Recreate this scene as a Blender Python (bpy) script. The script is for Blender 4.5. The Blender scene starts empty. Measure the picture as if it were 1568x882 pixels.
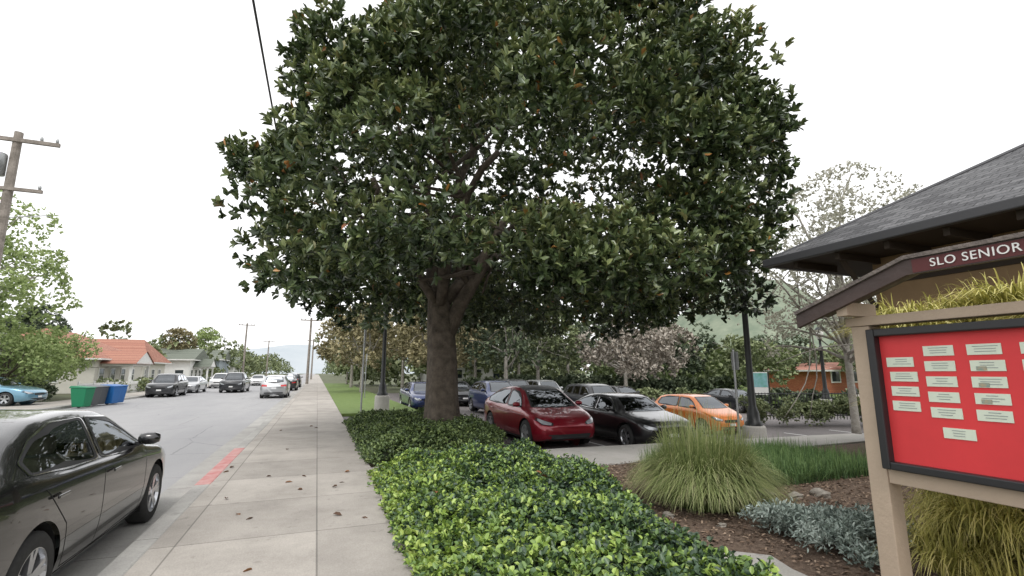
import bpy, math, random
import numpy as np
from mathutils import Vector, Matrix
from mathutils.bvhtree import BVHTree
random.seed(4); rng=np.random.default_rng(7)
scn=bpy.context.scene
COL=scn.collection
# ------------------------------------------------------------------ helpers
def link(o,parent=None):
    COL.objects.link(o)
    if parent is not None: o.parent=parent
    return o
def empty(name,loc=(0,0,0),rz=0):
    o=bpy.data.objects.new(name,None); o.empty_display_size=.2
    o.location=loc; o.rotation_euler=(0,0,rz); return link(o)
def mk(name,v,f,mat,parent=None,smooth=False,mats=None,midx=None):
    me=bpy.data.meshes.new(name); me.from_pydata([tuple(p) for p in v],[],f)
    for m in (mats or [mat]): me.materials.append(m)
    if midx is not None: me.polygons.foreach_set('material_index',midx)
    if smooth: me.polygons.foreach_set('use_smooth',[True]*len(me.polygons))
    me.update(); return link(bpy.data.objects.new(name,me),parent)
class MB:
    "mesh builder"
    def __init__(s): s.v=[];s.f=[]
    def box(s,x0,x1,y0,y1,z0,z1):
        b=len(s.v); s.v+=[(x0,y0,z0),(x1,y0,z0),(x1,y1,z0),(x0,y1,z0),(x0,y0,z1),(x1,y0,z1),(x1,y1,z1),(x0,y1,z1)]
        s.f+=[tuple(b+i for i in q) for q in ((3,2,1,0),(4,5,6,7),(0,1,5,4),(1,2,6,5),(2,3,7,6),(3,0,4,7))]; return s
    def tube(s,pts,rad,n=10,cap=True):
        b=len(s.v); pts=[Vector(p) for p in pts]; up=Vector((.13,.99,.05)); 
        for i,p in enumerate(pts):
            d=(pts[min(i+1,len(pts)-1)]-pts[max(i-1,0)]).normalized()
            a=d.cross(up); 
            if a.length<.1: a=d.cross(Vector((1,0,0)))
            a.normalize(); c=d.cross(a)
            for k in range(n):
                t=2*math.pi*k/n; s.v.append(tuple(p+(a*math.cos(t)+c*math.sin(t))*rad[i]))
        for i in range(len(pts)-1):
            for k in range(n):
                s.f.append((b+i*n+k,b+i*n+(k+1)%n,b+(i+1)*n+(k+1)%n,b+(i+1)*n+k))
        if cap:
            s.f.append(tuple(b+k for k in range(n))[::-1]); s.f.append(tuple(b+(len(pts)-1)*n+k for k in range(n)))
        return s
    def prism(s,poly,z0,z1):
        b=len(s.v); n=len(poly)
        s.v+=[(p[0],p[1],z0) for p in poly]+[(p[0],p[1],z1) for p in poly]
        s.f.append(tuple(range(b+n-1,b-1,-1))); s.f.append(tuple(range(b+n,b+2*n)))
        for i in range(n): s.f.append((b+i,b+(i+1)%n,b+n+(i+1)%n,b+n+i))
        return s
    def lathe(s,prof,n=28,axis='z',c=(0,0,0)):
        b=len(s.v)
        for r,h in prof:
            for k in range(n):
                t=2*math.pi*k/n; a,bb=r*math.cos(t),r*math.sin(t)
                s.v.append((c[0]+a,c[1]+bb,c[2]+h) if axis=='z' else (c[0]+a,c[1]+h,c[2]+bb))
        for i in range(len(prof)-1):
            for k in range(n): s.f.append((b+i*n+k,b+i*n+(k+1)%n,b+(i+1)*n+(k+1)%n,b+(i+1)*n+k))
        return s
    def obj(s,name,mat,parent=None,smooth=False,bevel=0):
        o=mk(name,s.v,s.f,mat,parent,smooth)
        if bevel:
            m=o.modifiers.new('b','BEVEL'); m.width=bevel; m.segments=2; m.limit_method='ANGLE'
        return o
# ------------------------------------------------------------------ materials
def newmat(name):
    m=bpy.data.materials.new(name); m.use_nodes=True; nt=m.node_tree
    b=nt.nodes['Principled BSDF']; return m,nt,b
def pmat(name,c,rough=.6,metal=0,coat=0,var=0,scale=8,bump=0,c2=None,spec=.5,bscale=None):
    m,nt,b=newmat(name); b.inputs['Roughness'].default_value=rough; b.inputs['Metallic'].default_value=metal
    b.inputs['Coat Weight'].default_value=coat; b.inputs['Coat Roughness'].default_value=.04
    b.inputs['Specular IOR Level'].default_value=spec
    b.inputs['Base Color'].default_value=(*c,1)
    if var or c2 or bump:
        tc=nt.nodes.new('ShaderNodeTexCoord'); n=nt.nodes.new('ShaderNodeTexNoise'); n.inputs['Scale'].default_value=scale
        n.inputs['Detail'].default_value=6; n.inputs['Roughness'].default_value=.65
        nt.links.new(tc.outputs['Object'],n.inputs['Vector'])
        if var or c2:
            r=nt.nodes.new('ShaderNodeValToRGB'); r.color_ramp.elements[0].position=.3; r.color_ramp.elements[1].position=.7
            a=c if c2 else tuple(x*(1-var) for x in c); d=c2 if c2 else tuple(min(1,x*(1+var)) for x in c)
            r.color_ramp.elements[0].color=(*a,1); r.color_ramp.elements[1].color=(*d,1)
            nt.links.new(n.outputs['Fac'],r.inputs['Fac']); nt.links.new(r.outputs['Color'],b.inputs['Base Color'])
        if bump:
            n2=nt.nodes.new('ShaderNodeTexNoise'); n2.inputs['Scale'].default_value=bscale or scale*3; n2.inputs['Detail'].default_value=5
            nt.links.new(tc.outputs['Object'],n2.inputs['Vector'])
            bp=nt.nodes.new('ShaderNodeBump'); bp.inputs['Strength'].default_value=bump; bp.inputs['Distance'].default_value=.03
            nt.links.new(n2.outputs['Fac'],bp.inputs['Height']); nt.links.new(bp.outputs['Normal'],b.inputs['Normal'])
    return m
def leafmat(name,stops,rough=.42,trans=.25,spec=.5):
    m,nt,b=newmat(name); at=nt.nodes.new('ShaderNodeAttribute'); at.attribute_name='tint'
    r=nt.nodes.new('ShaderNodeValToRGB'); cr=r.color_ramp
    while len(cr.elements)<len(stops): cr.elements.new(.5)
    for e,(p,c) in zip(cr.elements,stops): e.position=p
    for i,(p,c) in enumerate(stops): cr.elements[i].position=p; cr.elements[i].color=(*c,1)
    nt.links.new(at.outputs['Fac'],r.inputs['Fac']); nt.links.new(r.outputs['Color'],b.inputs['Base Color'])
    b.inputs['Roughness'].default_value=rough; b.inputs['Specular IOR Level'].default_value=spec
    if trans>0:
        tr=nt.nodes.new('ShaderNodeBsdfTranslucent'); nt.links.new(r.outputs['Color'],tr.inputs['Color'])
        mx=nt.nodes.new('ShaderNodeMixShader'); mx.inputs[0].default_value=trans
        nt.links.new(b.outputs[0],mx.inputs[1]); nt.links.new(tr.outputs[0],mx.inputs[2])
        nt.links.new(mx.outputs[0],nt.nodes['Material Output'].inputs['Surface'])
    return m
def glassmat(name,tint=(.3,.33,.32),base=.1):
    m=bpy.data.materials.new(name); m.use_nodes=True; nt=m.node_tree; nt.nodes.clear()
    out=nt.nodes.new('ShaderNodeOutputMaterial'); t=nt.nodes.new('ShaderNodeBsdfTransparent'); t.inputs[0].default_value=(*tint,1)
    g=nt.nodes.new('ShaderNodeBsdfGlossy'); g.inputs['Roughness'].default_value=.02; g.inputs['Color'].default_value=(.9,.95,1,1)
    lw=nt.nodes.new('ShaderNodeLayerWeight'); lw.inputs['Blend'].default_value=.35
    mr=nt.nodes.new('ShaderNodeMapRange'); mr.inputs[3].default_value=base; mr.inputs[4].default_value=.9
    mx=nt.nodes.new('ShaderNodeMixShader')
    nt.links.new(lw.outputs['Fresnel'],mr.inputs[0]); nt.links.new(mr.outputs[0],mx.inputs[0])
    nt.links.new(t.outputs[0],mx.inputs[1]); nt.links.new(g.outputs[0],mx.inputs[2]); nt.links.new(mx.outputs[0],out.inputs[0]); return m

M_black=pmat('black_plastic',(.02,.02,.022),.45)
M_rubber=pmat('rubber',(.025,.025,.025),.85,var=.3,scale=30)
M_rim=pmat('alloy',(.55,.56,.58),.28,.9)
M_chrome=pmat('chrome',(.75,.75,.76),.12,1)
M_dark=pmat('dark',(.01,.01,.01),.9)
M_head=pmat('headlamp',(.45,.47,.5),.08,.3,coat=1)
M_tail=pmat('tail_lamp',(.45,.01,.01),.15,coat=1)
M_plate=pmat('plate',(.7,.7,.7),.5)
M_seat=pmat('seat_fabric',(.42,.38,.32),.8,var=.1)
M_seatd=pmat('seat_dark',(.05,.05,.05),.7)
M_glass=glassmat('car_glass',(.55,.6,.56),.06)
M_glassd=glassmat('car_glass_dark',(.10,.11,.11),.12)
M_white=pmat('white_paint',(.75,.75,.73),.6,var=.06,scale=3)
M_winglass=pmat('window_glass',(.03,.04,.045),.06,spec=.8)
M_bark=pmat('bark',(.05,.04,.03),.9,c2=(.16,.13,.10),scale=5,bump=1,bscale=14)
M_barkp=pmat('pale_bark',(.22,.2,.17),.9,c2=(.4,.38,.34),scale=6,bump=.6)
M_metal=pmat('galvanised',(.35,.36,.36),.45,.6,var=.15)
M_post=pmat('black_metal',(.022,.024,.024),.4,var=.2)

# ------------------------------------------------------------------ world, sun, camera
w=bpy.data.worlds.new('World'); scn.world=w; w.use_nodes=True; nt=w.node_tree
sk=nt.nodes.new('ShaderNodeTexSky'); sk.sky_type='NISHITA'; sk.sun_disc=False
sk.sun_elevation=math.radians(58); sk.sun_rotation=math.radians(200); sk.dust_density=4; sk.air_density=1
hs=nt.nodes.new('ShaderNodeHueSaturation'); hs.inputs['Saturation'].default_value=.15
mx=nt.nodes.new('ShaderNodeMixRGB'); mx.inputs[0].default_value=.8; mx.inputs[2].default_value=(10.9,10.9,11.0,1)
nt.links.new(sk.outputs[0],hs.inputs['Color']); nt.links.new(hs.outputs[0],mx.inputs[1])
bg=nt.nodes['Background']; nt.links.new(mx.outputs[0],bg.inputs[0]); bg.inputs[1].default_value=.15
sl=bpy.data.lights.new('sun','SUN'); sl.energy=1.4; sl.angle=math.radians(18); sl.color=(1,.97,.93)
so=bpy.data.objects.new('sun',sl); link(so)
az=math.radians(200); el=math.radians(58)
sd=Vector((math.sin(az)*math.cos(el),math.cos(az)*math.cos(el),math.sin(el)))
so.rotation_euler=sd.to_track_quat('Z','Y').to_euler()
cam=bpy.data.cameras.new('camera'); cam.lens=740/1568*36; cam.sensor_width=36; cam.clip_end=4000; cam.clip_start=.05
co=link(bpy.data.objects.new('camera',cam)); co.location=(0,0,1.79)
TH=math.atan(129/740); YAW=math.atan2(298,740*math.cos(TH)+129*math.sin(TH))
co.rotation_euler=(math.pi/2+TH,0,-YAW); scn.camera=co
scn.view_settings.view_transform='Standard'; scn.view_settings.look='None'; scn.view_settings.exposure=0

# ------------------------------------------------------------------ ground
def ss(a,b,x):
    t=min(1,max(0,(x-a)/(b-a))); return t*t*(3-2*t)
def dip(x,y):
    if x<3: return 0
    d=-.2*ss(3.2,5.0,x)-.06*max(0,min(x,16.5)-7)
    return d*ss(9.0,10.2,y)*(1-ss(24,36,y)*.7)
def axis_vals(lo,hi,step,far):
    v=list(np.arange(lo,hi+1e-6,step)); a=[];s=step;x=lo
    while x>-far: s*=1.6; x-=s; a.append(x)
    b=[];s=step;x=hi
    while x<far: s*=1.6; x+=s; b.append(x)
    return a[::-1]+v+b
def sheet(name,xs,ys,zf,mat):
    v=[(x,y,zf(x,y)) for y in ys for x in xs]; n=len(xs)
    f=[(j*n+i,j*n+i+1,(j+1)*n+i+1,(j+1)*n+i) for j in range(len(ys)-1) for i in range(n-1)]
    return mk(name,v,f,mat,smooth=True)
M_soil=pmat('dry_ground',(.10,.09,.06),.95,c2=(.09,.12,.05),scale=.25,bump=.4,bscale=6)
sheet('ground',axis_vals(-2,40,.75,1800),axis_vals(6,45,.75,1800),lambda x,y:dip(x,y)-.03,M_soil)
def asphalt(name,c1,c2):
    m,nt,b=newmat(name); tc=nt.nodes.new('ShaderNodeTexCoord')
    n1=nt.nodes.new('ShaderNodeTexNoise'); n1.inputs['Scale'].default_value=.35; n1.inputs['Detail'].default_value=8; n1.inputs['Roughness'].default_value=.7
    mp=nt.nodes.new('ShaderNodeMapping'); mp.inputs['Scale'].default_value=(1,.25,1)
    nt.links.new(tc.outputs['Object'],mp.inputs[0]); nt.links.new(mp.outputs[0],n1.inputs['Vector'])
    r=nt.nodes.new('ShaderNodeValToRGB'); r.color_ramp.elements[0].position=.3;r.color_ramp.elements[1].position=.7
    r.color_ramp.elements[0].color=(*c1,1); r.color_ramp.elements[1].color=(*c2,1)
    nt.links.new(n1.outputs['Fac'],r.inputs['Fac'])
    n2=nt.nodes.new('ShaderNodeTexNoise'); n2.inputs['Scale'].default_value=90; n2.inputs['Detail'].default_value=2
    nt.links.new(tc.outputs['Object'],n2.inputs['Vector'])
    mm=nt.nodes.new('ShaderNodeMapRange'); mm.inputs[1].default_value=.3; mm.inputs[2].default_value=.7; mm.inputs[3].default_value=.75; mm.inputs[4].default_value=1.2
    nt.links.new(n2.outputs['Fac'],mm.inputs[0])
    # cracks
    vo=nt.nodes.new('ShaderNodeTexVoronoi'); vo.feature='DISTANCE_TO_EDGE'; vo.inputs['Scale'].default_value=.35
    nz=nt.nodes.new('ShaderNodeMixRGB'); nz.blend_type='ADD'; nz.inputs[0].default_value=.5
    nt.links.new(tc.outputs['Object'],nz.inputs[1]); nt.links.new(n1.outputs['Color'],nz.inputs[2]); nt.links.new(nz.outputs[0],vo.inputs['Vector'])
    cr=nt.nodes.new('ShaderNodeMapRange'); cr.inputs[2].default_value=.006; cr.inputs[3].default_value=.6; cr.inputs[4].default_value=1
    nt.links.new(vo.outputs['Distance'],cr.inputs[0])
    mu=nt.nodes.new('ShaderNodeMath'); mu.operation='MULTIPLY'; nt.links.new(mm.outputs[0],mu.inputs[0]); nt.links.new(cr.outputs[0],mu.inputs[1])
    mc=nt.nodes.new('ShaderNodeMixRGB'); mc.blend_type='MULTIPLY'; mc.inputs[0].default_value=1
    nt.links.new(r.outputs[0],mc.inputs[1]); nt.links.new(mu.outputs[0],mc.inputs[2]); nt.links.new(mc.outputs[0],b.inputs['Base Color'])
    b.inputs['Roughness'].default_value=.8
    bp=nt.nodes.new('ShaderNodeBump'); bp.inputs['Strength'].default_value=.35; bp.inputs['Distance'].default_value=.01
    nt.links.new(n2.outputs['Fac'],bp.inputs['Height']); nt.links.new(bp.outputs[0],b.inputs['Normal']); return m
M_road=asphalt('road_asphalt',(.28,.28,.29),(.37,.365,.365))
M_lot=asphalt('lot_asphalt',(.12,.11,.11),(.185,.165,.16))
sheet('street_road',[-11.6,-6,-1.75],[-30,0,20,60,150,400,900],lambda x,y:0,M_road)
sheet('parking_lot',list(np.arange(1.0,40.1,.75)),list(np.arange(9.0,45.1,.75)),lambda x,y:dip(x,y),M_lot)
def concrete(name,c1,c2,jx=None,jy=None,dx=0,dy=0):
    m,nt,b=newmat(name); tc=nt.nodes.new('ShaderNodeTexCoord')
    n1=nt.nodes.new('ShaderNodeTexNoise'); n1.inputs['Scale'].default_value=1.1; n1.inputs['Detail'].default_value=9; n1.inputs['Roughness'].default_value=.7
    nt.links.new(tc.outputs['Object'],n1.inputs['Vector'])
    r=nt.nodes.new('ShaderNodeValToRGB'); r.color_ramp.elements[0].position=.33;r.color_ramp.elements[1].position=.62
    r.color_ramp.elements[0].color=(*c1,1); r.color_ramp.elements[1].color=(*c2,1); nt.links.new(n1.outputs['Fac'],r.inputs['Fac'])
    last=r.outputs[0]; h=None
    n2=nt.nodes.new('ShaderNodeTexNoise'); n2.inputs['Scale'].default_value=70; nt.links.new(tc.outputs['Object'],n2.inputs['Vector'])
    sp=nt.nodes.new('ShaderNodeMapRange'); sp.inputs[1].default_value=.3; sp.inputs[2].default_value=.7; sp.inputs[3].default_value=.88; sp.inputs[4].default_value=1.08
    nt.links.new(n2.outputs['Fac'],sp.inputs[0])
    def mul(a,bb):
        q=nt.nodes.new('ShaderNodeMixRGB'); q.blend_type='MULTIPLY'; q.inputs[0].default_value=1; nt.links.new(a,q.inputs[1]); nt.links.new(bb,q.inputs[2]); return q.outputs[0]
    last=mul(last,sp.outputs[0])
    n3=nt.nodes.new('ShaderNodeTexNoise'); n3.inputs['Scale'].default_value=6.5; n3.inputs['Detail'].default_value=3; nt.links.new(tc.outputs['Object'],n3.inputs['Vector'])
    s3=nt.nodes.new('ShaderNodeMapRange'); s3.inputs[1].default_value=.27; s3.inputs[2].default_value=.36; s3.inputs[3].default_value=.78; s3.inputs[4].default_value=1
    nt.links.new(n3.outputs['Fac'],s3.inputs[0]); last=mul(last,s3.outputs[0])
    if jx or jy:
        se=nt.nodes.new('ShaderNodeSeparateXYZ'); nt.links.new(tc.outputs['Object'],se.inputs[0])
        cells=[]
        for ax,st,off in (('X',jx,dx),('Y',jy,dy)):
            if not st: continue
            a=nt.nodes.new('ShaderNodeMath'); a.operation='ADD'; a.inputs[1].default_value=off+100*st; nt.links.new(se.outputs[ax],a.inputs[0])
            d=nt.nodes.new('ShaderNodeMath'); d.operation='DIVIDE'; d.inputs[1].default_value=st; nt.links.new(a.outputs[0],d.inputs[0])
            fl=nt.nodes.new('ShaderNodeMath'); fl.operation='FLOOR'; nt.links.new(d.outputs[0],fl.inputs[0]); cells.append(fl.outputs[0])
            pp=nt.nodes.new('ShaderNodeMath'); pp.operation='PINGPONG'; pp.inputs[1].default_value=.5; nt.links.new(d.outputs[0],pp.inputs[0])
            g=nt.nodes.new('ShaderNodeMapRange'); g.inputs[1].default_value=.004/st; g.inputs[2].default_value=.011/st; g.inputs[3].default_value=.5; g.inputs[4].default_value=1
            nt.links.new(pp.outputs[0],g.inputs[0]); last=mul(last,g.outputs[0])
        cb=nt.nodes.new('ShaderNodeCombineXYZ')
        for i,c in enumerate(cells): nt.links.new(c,cb.inputs[i])
        wn=nt.nodes.new('ShaderNodeTexWhiteNoise'); nt.links.new(cb.outputs[0],wn.inputs['Vector'])
        pv=nt.nodes.new('ShaderNodeMapRange'); pv.inputs[3].default_value=.84; pv.inputs[4].default_value=1.06; nt.links.new(wn.outputs['Value'],pv.inputs[0]); last=mul(last,pv.outputs[0])
    nt.links.new(last,b.inputs['Base Color']); b.inputs['Roughness'].default_value=.85
    bp=nt.nodes.new('ShaderNodeBump'); bp.inputs['Strength'].default_value=.2; bp.inputs['Distance'].default_value=.01
    nt.links.new(n2.outputs['Fac'],bp.inputs['Height']); nt.links.new(bp.outputs[0],b.inputs['Normal']); return m
M_walk=concrete('sidewalk_concrete',(.31,.285,.255),(.435,.402,.362),1.27,1.55,1.17,.35)
M_conc=concrete('plain_concrete',(.34,.33,.30),(.43,.41,.385))
M_kerb=concrete('kerb_concrete',(.30,.29,.275),(.41,.40,.375),None,3.1)
M_redk=pmat('red_kerb_paint',(.46,.13,.13),.7,c2=(.52,.34,.31),scale=5)
MB().box(-1.38,.98,-20,400,-.1,.14).obj('sidewalk',M_walk)
k=empty('kerb')
MB().box(-1.6,-1.384,-20,8.8,-.1,.136).box(-1.6,-1.384,12.6,400,-.1,.136).obj('kerb_stone',M_kerb,k,bevel=.02)
MB().box(-1.604,-1.382,8.8,12.6,-.1,.139).obj('red_zone',M_redk,k,bevel=.02)
MB().box(-2.05,-1.6,-20,400,-.1,.006).obj('gutter',M_kerb,k)
MB().box(-14.0,-11.9,-20,400,-.1,.14).obj('far_sidewalk',M_walk)
MB().box(-11.9,-11.6,-20,400,-.1,.137).obj('far_kerb',M_kerb,bevel=.02)
MB().box(-19,-14.0,30,36,-.1,.13).obj('driveway',M_conc)
MB().prism([(.98,8.5),(4.6,9.1),(4.6,8.0),(8,8.2),(14,8.4),(14,9.5),(5.2,10.1),(4.0,10.1),(.98,9.35)],-.5,.11).obj('garden_path',M_conc)
MB().prism([(3.3,.2),(3.74,.2),(3.9,3.3),(4.0,3.6),(3.6,3.95),(3.4,3.7)],.0,.125).obj('stone_path',M_conc)
M_mulch=pmat('mulch',(.085,.055,.04),.95,c2=(.23,.165,.12),scale=22,bump=1,bscale=60)
MB().prism([(.98,-3),(30,-3),(30,8.15),(8,8.19),(4.6,7.99),(4.6,9.05),(.98,8.48)],-.4,.10).obj('garden_soil',M_mulch)
M_lawn=pmat('lawn',(.09,.15,.03),.9,c2=(.16,.22,.06),scale=5,bump=.6)
MB().prism([(1.0,17.6),(1.0,9.36),(3.6,10.15),(4.6,12.2),(4.6,17.6)],-.4,.10).obj('tree_bed_soil',M_mulch)
MB().box(1.0,4.3,21.5,80,-.2,.12).obj('grass_verge',M_lawn)
MB().box(14,40,3,8.3,-.9,.05).box(30,60,20,60,-.4,-.05).obj('lawn_area',M_lawn)
mk_l=MB()
for i in range(9):
    x=4.7+i*2.8
    for y in np.arange(10.4,15.2,.75):
        b=len(mk_l.v); 
        mk_l.v+=[(x,y,dip(x,y)+.006),(x+.1,y,dip(x+.1,y)+.006),(x+.1,y+.75,dip(x+.1,y+.75)+.006),(x,y+.75,dip(x,y+.75)+.006)]; mk_l.f.append((b,b+1,b+2,b+3))
mk_l.obj('parking_lines',M_white)

# ------------------------------------------------------------------ foliage tools
def nrm(a): return a/np.maximum(np.linalg.norm(a,axis=-1,keepdims=True),1e-9)
def leaf_mesh(name,P,D,Nn,L,W,tint,mat,parent=None,fold=.25):
    n=len(P); D=nrm(D); S=nrm(np.cross(D,Nn)); N=np.cross(S,D); L=L[:,None];W=W[:,None]
    V=np.empty((n,6,3))
    V[:,0]=P; V[:,1]=P+D*L*.35-S*W*.5+N*W*fold; V[:,2]=P+D*L*.75-S*W*.42+N*W*fold*.8
    V[:,3]=P+D*L-N*L*.10; V[:,4]=P+D*L*.75+S*W*.42+N*W*fold*.8; V[:,5]=P+D*L*.35+S*W*.5+N*W*fold
    idx=np.arange(n)[:,None]*6
    F=np.concatenate([idx+np.array([0,5,4,3]),idx+np.array([0,3,2,1])],1).reshape(-1)
    me=bpy.data.meshes.new(name); me.vertices.add(n*6); me.vertices.foreach_set('co',V.reshape(-1))
    me.loops.add(n*8); me.loops.foreach_set('vertex_index',F.astype(np.int32))
    me.polygons.add(n*2); me.polygons.foreach_set('loop_start',np.arange(n*2,dtype=np.int32)*4)
    me.polygons.foreach_set('loop_total',np.full(n*2,4,dtype=np.int32))
    a=me.attributes.new('tint','FLOAT','POINT'); a.data.foreach_set('value',np.repeat(tint,6).astype(np.float32))
    me.materials.append(mat); me.update(calc_edges=True)
    return link(bpy.data.objects.new(name,me),parent)
def rand_dirs(n): return nrm(rng.normal(size=(n,3)))
def crown_pts(c,R,ncl,rc,zmin,inner=.25,jit=.12,squash=.8):
    "clump centres around an ellipsoid"
    d=rand_dirs(ncl*3); d=d[d[:,2]>-.75][:ncl]
    fr=np.where(rng.random(len(d))<inner,rng.uniform(.35,.75,len(d)),rng.uniform(.8,.98,len(d))*(1+rng.normal(0,jit,len(d))))
    C=np.array(c)+d*np.array(R)*fr[:,None]
    C[:,2]=np.maximum(C[:,2],zmin+rng.uniform(0,.8,len(C)))
    return C,rng.uniform(rc[0],rc[1],len(C))
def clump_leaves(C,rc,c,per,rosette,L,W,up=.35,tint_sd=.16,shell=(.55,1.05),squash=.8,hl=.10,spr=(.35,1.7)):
    n=len(C)*per; ci=np.repeat(np.arange(len(C)),per)
    d=rand_dirs(n); out=nrm(C[ci]-np.array(c)); d=nrm(d+out*.55+np.array([0,0,.15]))
    sh=rng.uniform(shell[0],shell[1],n)
    P=C[ci]+d*(rc[ci]*sh)[:,None]*np.array([1,1,squash])
    A=nrm(d*.6+np.array([0,0,up])+rng.normal(0,.35,(n,3)))
    ct=rng.normal(0,.09,len(C))[ci]+rng.normal(0,.05,n)+hl*d[:,2]+(sh-.8)*.3  # tint paints in sunlight from above: lighter towards clump tops and outer leaves
    k=rosette; P2=np.repeat(P,k,0); A2=np.repeat(A,k,0)
    t=nrm(np.cross(A2,rng.normal(size=A2.shape)))
    spread=rng.uniform(spr[0],spr[1],len(P2))[:,None]
    P2=P2+A2*rng.uniform(-.06,.06,(len(P2),1))
    D=nrm(A2+t*spread); Nn=nrm(A2*1.0-t*.3+rng.normal(0,.25,A2.shape))
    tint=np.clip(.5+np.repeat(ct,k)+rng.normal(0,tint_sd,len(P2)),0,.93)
    l=rng.uniform(L[0],L[1],len(P2)); wd=rng.uniform(W[0],W[1],len(P2))
    return P2,D,Nn,l,wd,tint
def limb(m,a,b,r0,r1,bend=.12,n=6,seg=8):
    a=np.array(a,float);b=np.array(b,float);L=np.linalg.norm(b-a); o=rng.normal(0,bend*L,3); o[2]+=bend*L*.5
    pts=[a+(b-a)*t+o*math.sin(math.pi*t)*.5+rng.normal(0,.012*L,3)*(0<t<1) for t in np.linspace(0,1,n)]
    m.tube(pts,[r0+(r1-r0)*t for t in np.linspace(0,1,n)],seg)
    return pts

# ------------------------------------------------------------------ magnolia
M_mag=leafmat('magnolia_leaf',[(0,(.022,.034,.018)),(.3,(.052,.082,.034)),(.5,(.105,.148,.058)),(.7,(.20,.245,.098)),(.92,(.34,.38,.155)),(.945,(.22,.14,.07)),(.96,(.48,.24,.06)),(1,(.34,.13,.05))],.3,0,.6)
mag=empty('magnolia_tree',(3.35,13.8,0))
m=MB()
tp=[(0,0,-.1),(0,0,.15),(.01,0,.5),(.0,.0,1.0),(-.02,.0,1.7),(-.05,.03,2.5),(-.10,.05,3.1),(-.18,.1,3.9),(-.3,.1,5.0)]
n0=len(m.v); m.tube(tp,[.74,.60,.50,.45,.42,.40,.38,.31,.25],28)
for i in range(n0,len(m.v)):   # buttress ridges
    x,y,z=m.v[i]; a=math.atan2(y,x); f=1+(.07*math.sin(5*a+z*.6)+.04*math.sin(11*a+z*1.5))*(1.2-.15*z); m.v[i]=(x*f,y*f,z)
cl=np.array((2.3,.0,7.5)); RR=np.array((7.7,7.1,7.8))
def inside(q):
    v=(np.array(q)-cl)/RR; l=np.linalg.norm(v); q=cl+v/l*RR*min(l,.74) if l>0 else q; return np.array([q[0],q[1],max(q[2],4.2)])
for e_,r in (((1.5,-1.0,6.2),.25),((-2.2,.2,7.4),.2),((-.2,2.0,8.5),.2),((3.8,1.5,7.6),.18),((.5,-3.2,7.2),.17),((1.2,.4,10.5),.2),((-2.6,-1.6,5.9),.11),((2.4,3.2,6.5),.13)):
    s0=(.0,-.02,2.7) if r>.22 else (-.15,.05,3.6)
    p=limb(m,s0,e_,r,r*.45,.08,8,10)
    for _ in range(5):
        s=p[random.randint(3,7)]; q=inside(np.array(s)+nrm(rng.normal(size=3)+np.array(s-cl)*.25+np.array([0,0,.3]))*rng.uniform(1.5,3.0))
        limb(m,s,q,r*.38,.03,.08,6,6)
m.obj('trunk',M_bark,mag,True)
C,rc=crown_pts(cl,RR,400,(.75,1.2),3.9,.3,.04)
gd=rand_dirs(60); gd=gd[gd[:,2]>-.45][:46]
for d in gd:
    gc=cl+d*RR*rng.uniform(.80,.92); k=7
    C=np.concatenate([C,gc+rng.normal(0,.55,(k,3))*np.array([1,1,.7])]); rc=np.concatenate([rc,rng.uniform(.5,.9,k)])
v_=(C-cl)/RR; l_=np.linalg.norm(v_,axis=1); f_=np.minimum(1,.985/l_); C=cl+v_*f_[:,None]*RR
low=rng.uniform(0,1,120)
a=rng.uniform(0,2*math.pi,120); rr=np.sqrt(low)*7.1
C=np.concatenate([C,np.stack([cl[0]+rr*np.cos(a),cl[1]+rr*np.sin(a)*.93,rng.uniform(3.6,5.0,120)+(rr<2.6)*.8],1)]); rc=np.concatenate([rc,rng.uniform(.55,.95,120)])
up_=np.clip((C[:,2]-cl[2]-.4)/6,0,1); C[:,0]=cl[0]+(C[:,0]-cl[0])*(1-.34*up_)+1.3*up_; C[:,1]=cl[1]+(C[:,1]-cl[1])*(1-.15*up_); C[:,2]=np.maximum(C[:,2],3.65)
t_=np.clip(-(C[:,1]),0,6); near=(np.abs(C[:,0]+.24*t_-.15)<1.35)&(C[:,2]<4.9-.23*t_+.3)&(C[:,1]<1.5)
keep=~near; C=C[keep]; rc=rc[keep]
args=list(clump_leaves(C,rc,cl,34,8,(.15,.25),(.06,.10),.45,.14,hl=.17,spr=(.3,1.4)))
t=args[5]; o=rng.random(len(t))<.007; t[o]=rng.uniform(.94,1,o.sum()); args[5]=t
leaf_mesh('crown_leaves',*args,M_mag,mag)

# ------------------------------------------------------------------ generic trees
def tree(name,loc,h,cz,R,ncl,rc,per,L,W,mat,bark,tr=.2,ros=3,zmin=1.8,nl=7,lean=0):
    e=empty(name,loc); m=MB(); c=np.array((lean,0,cz)); 
    m.tube([(0,0,-.3),(0,0,.4),(lean*.3,0,cz*.45),(lean*.6,.1,cz*.75)],[tr*1.4,tr,tr*.85,tr*.6],10)
    C,r=crown_pts(c,R,ncl,rc,zmin,.3,.1)
    for i in range(nl):
        q=C[rng.integers(len(C))]; s=(lean*.4,0,cz*rng.uniform(.4,.75)); p=limb(m,s,q,tr*.45,.03,.12,6,6)
        for _ in range(2):
            limb(m,p[3],np.array(p[3])+rng.normal(0,1,3)*np.array(R)*.35+np.array([0,0,.4]),tr*.2,.015,.1,5,5)
    m.obj('trunk',bark,e,True)
    leaf_mesh('leaves',*clump_leaves(C,r,c,per,ros,L,W),mat,e); return e
M_olive=leafmat('olive_leaf',[(0,(.12,.11,.05)),(.5,(.26,.23,.12)),(1,(.42,.37,.22))],.7,0)
M_pink=leafmat('blossom_leaf',[(0,(.20,.17,.14)),(.5,(.34,.30,.25)),(1,(.54,.50,.44))],.8,0)
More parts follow.
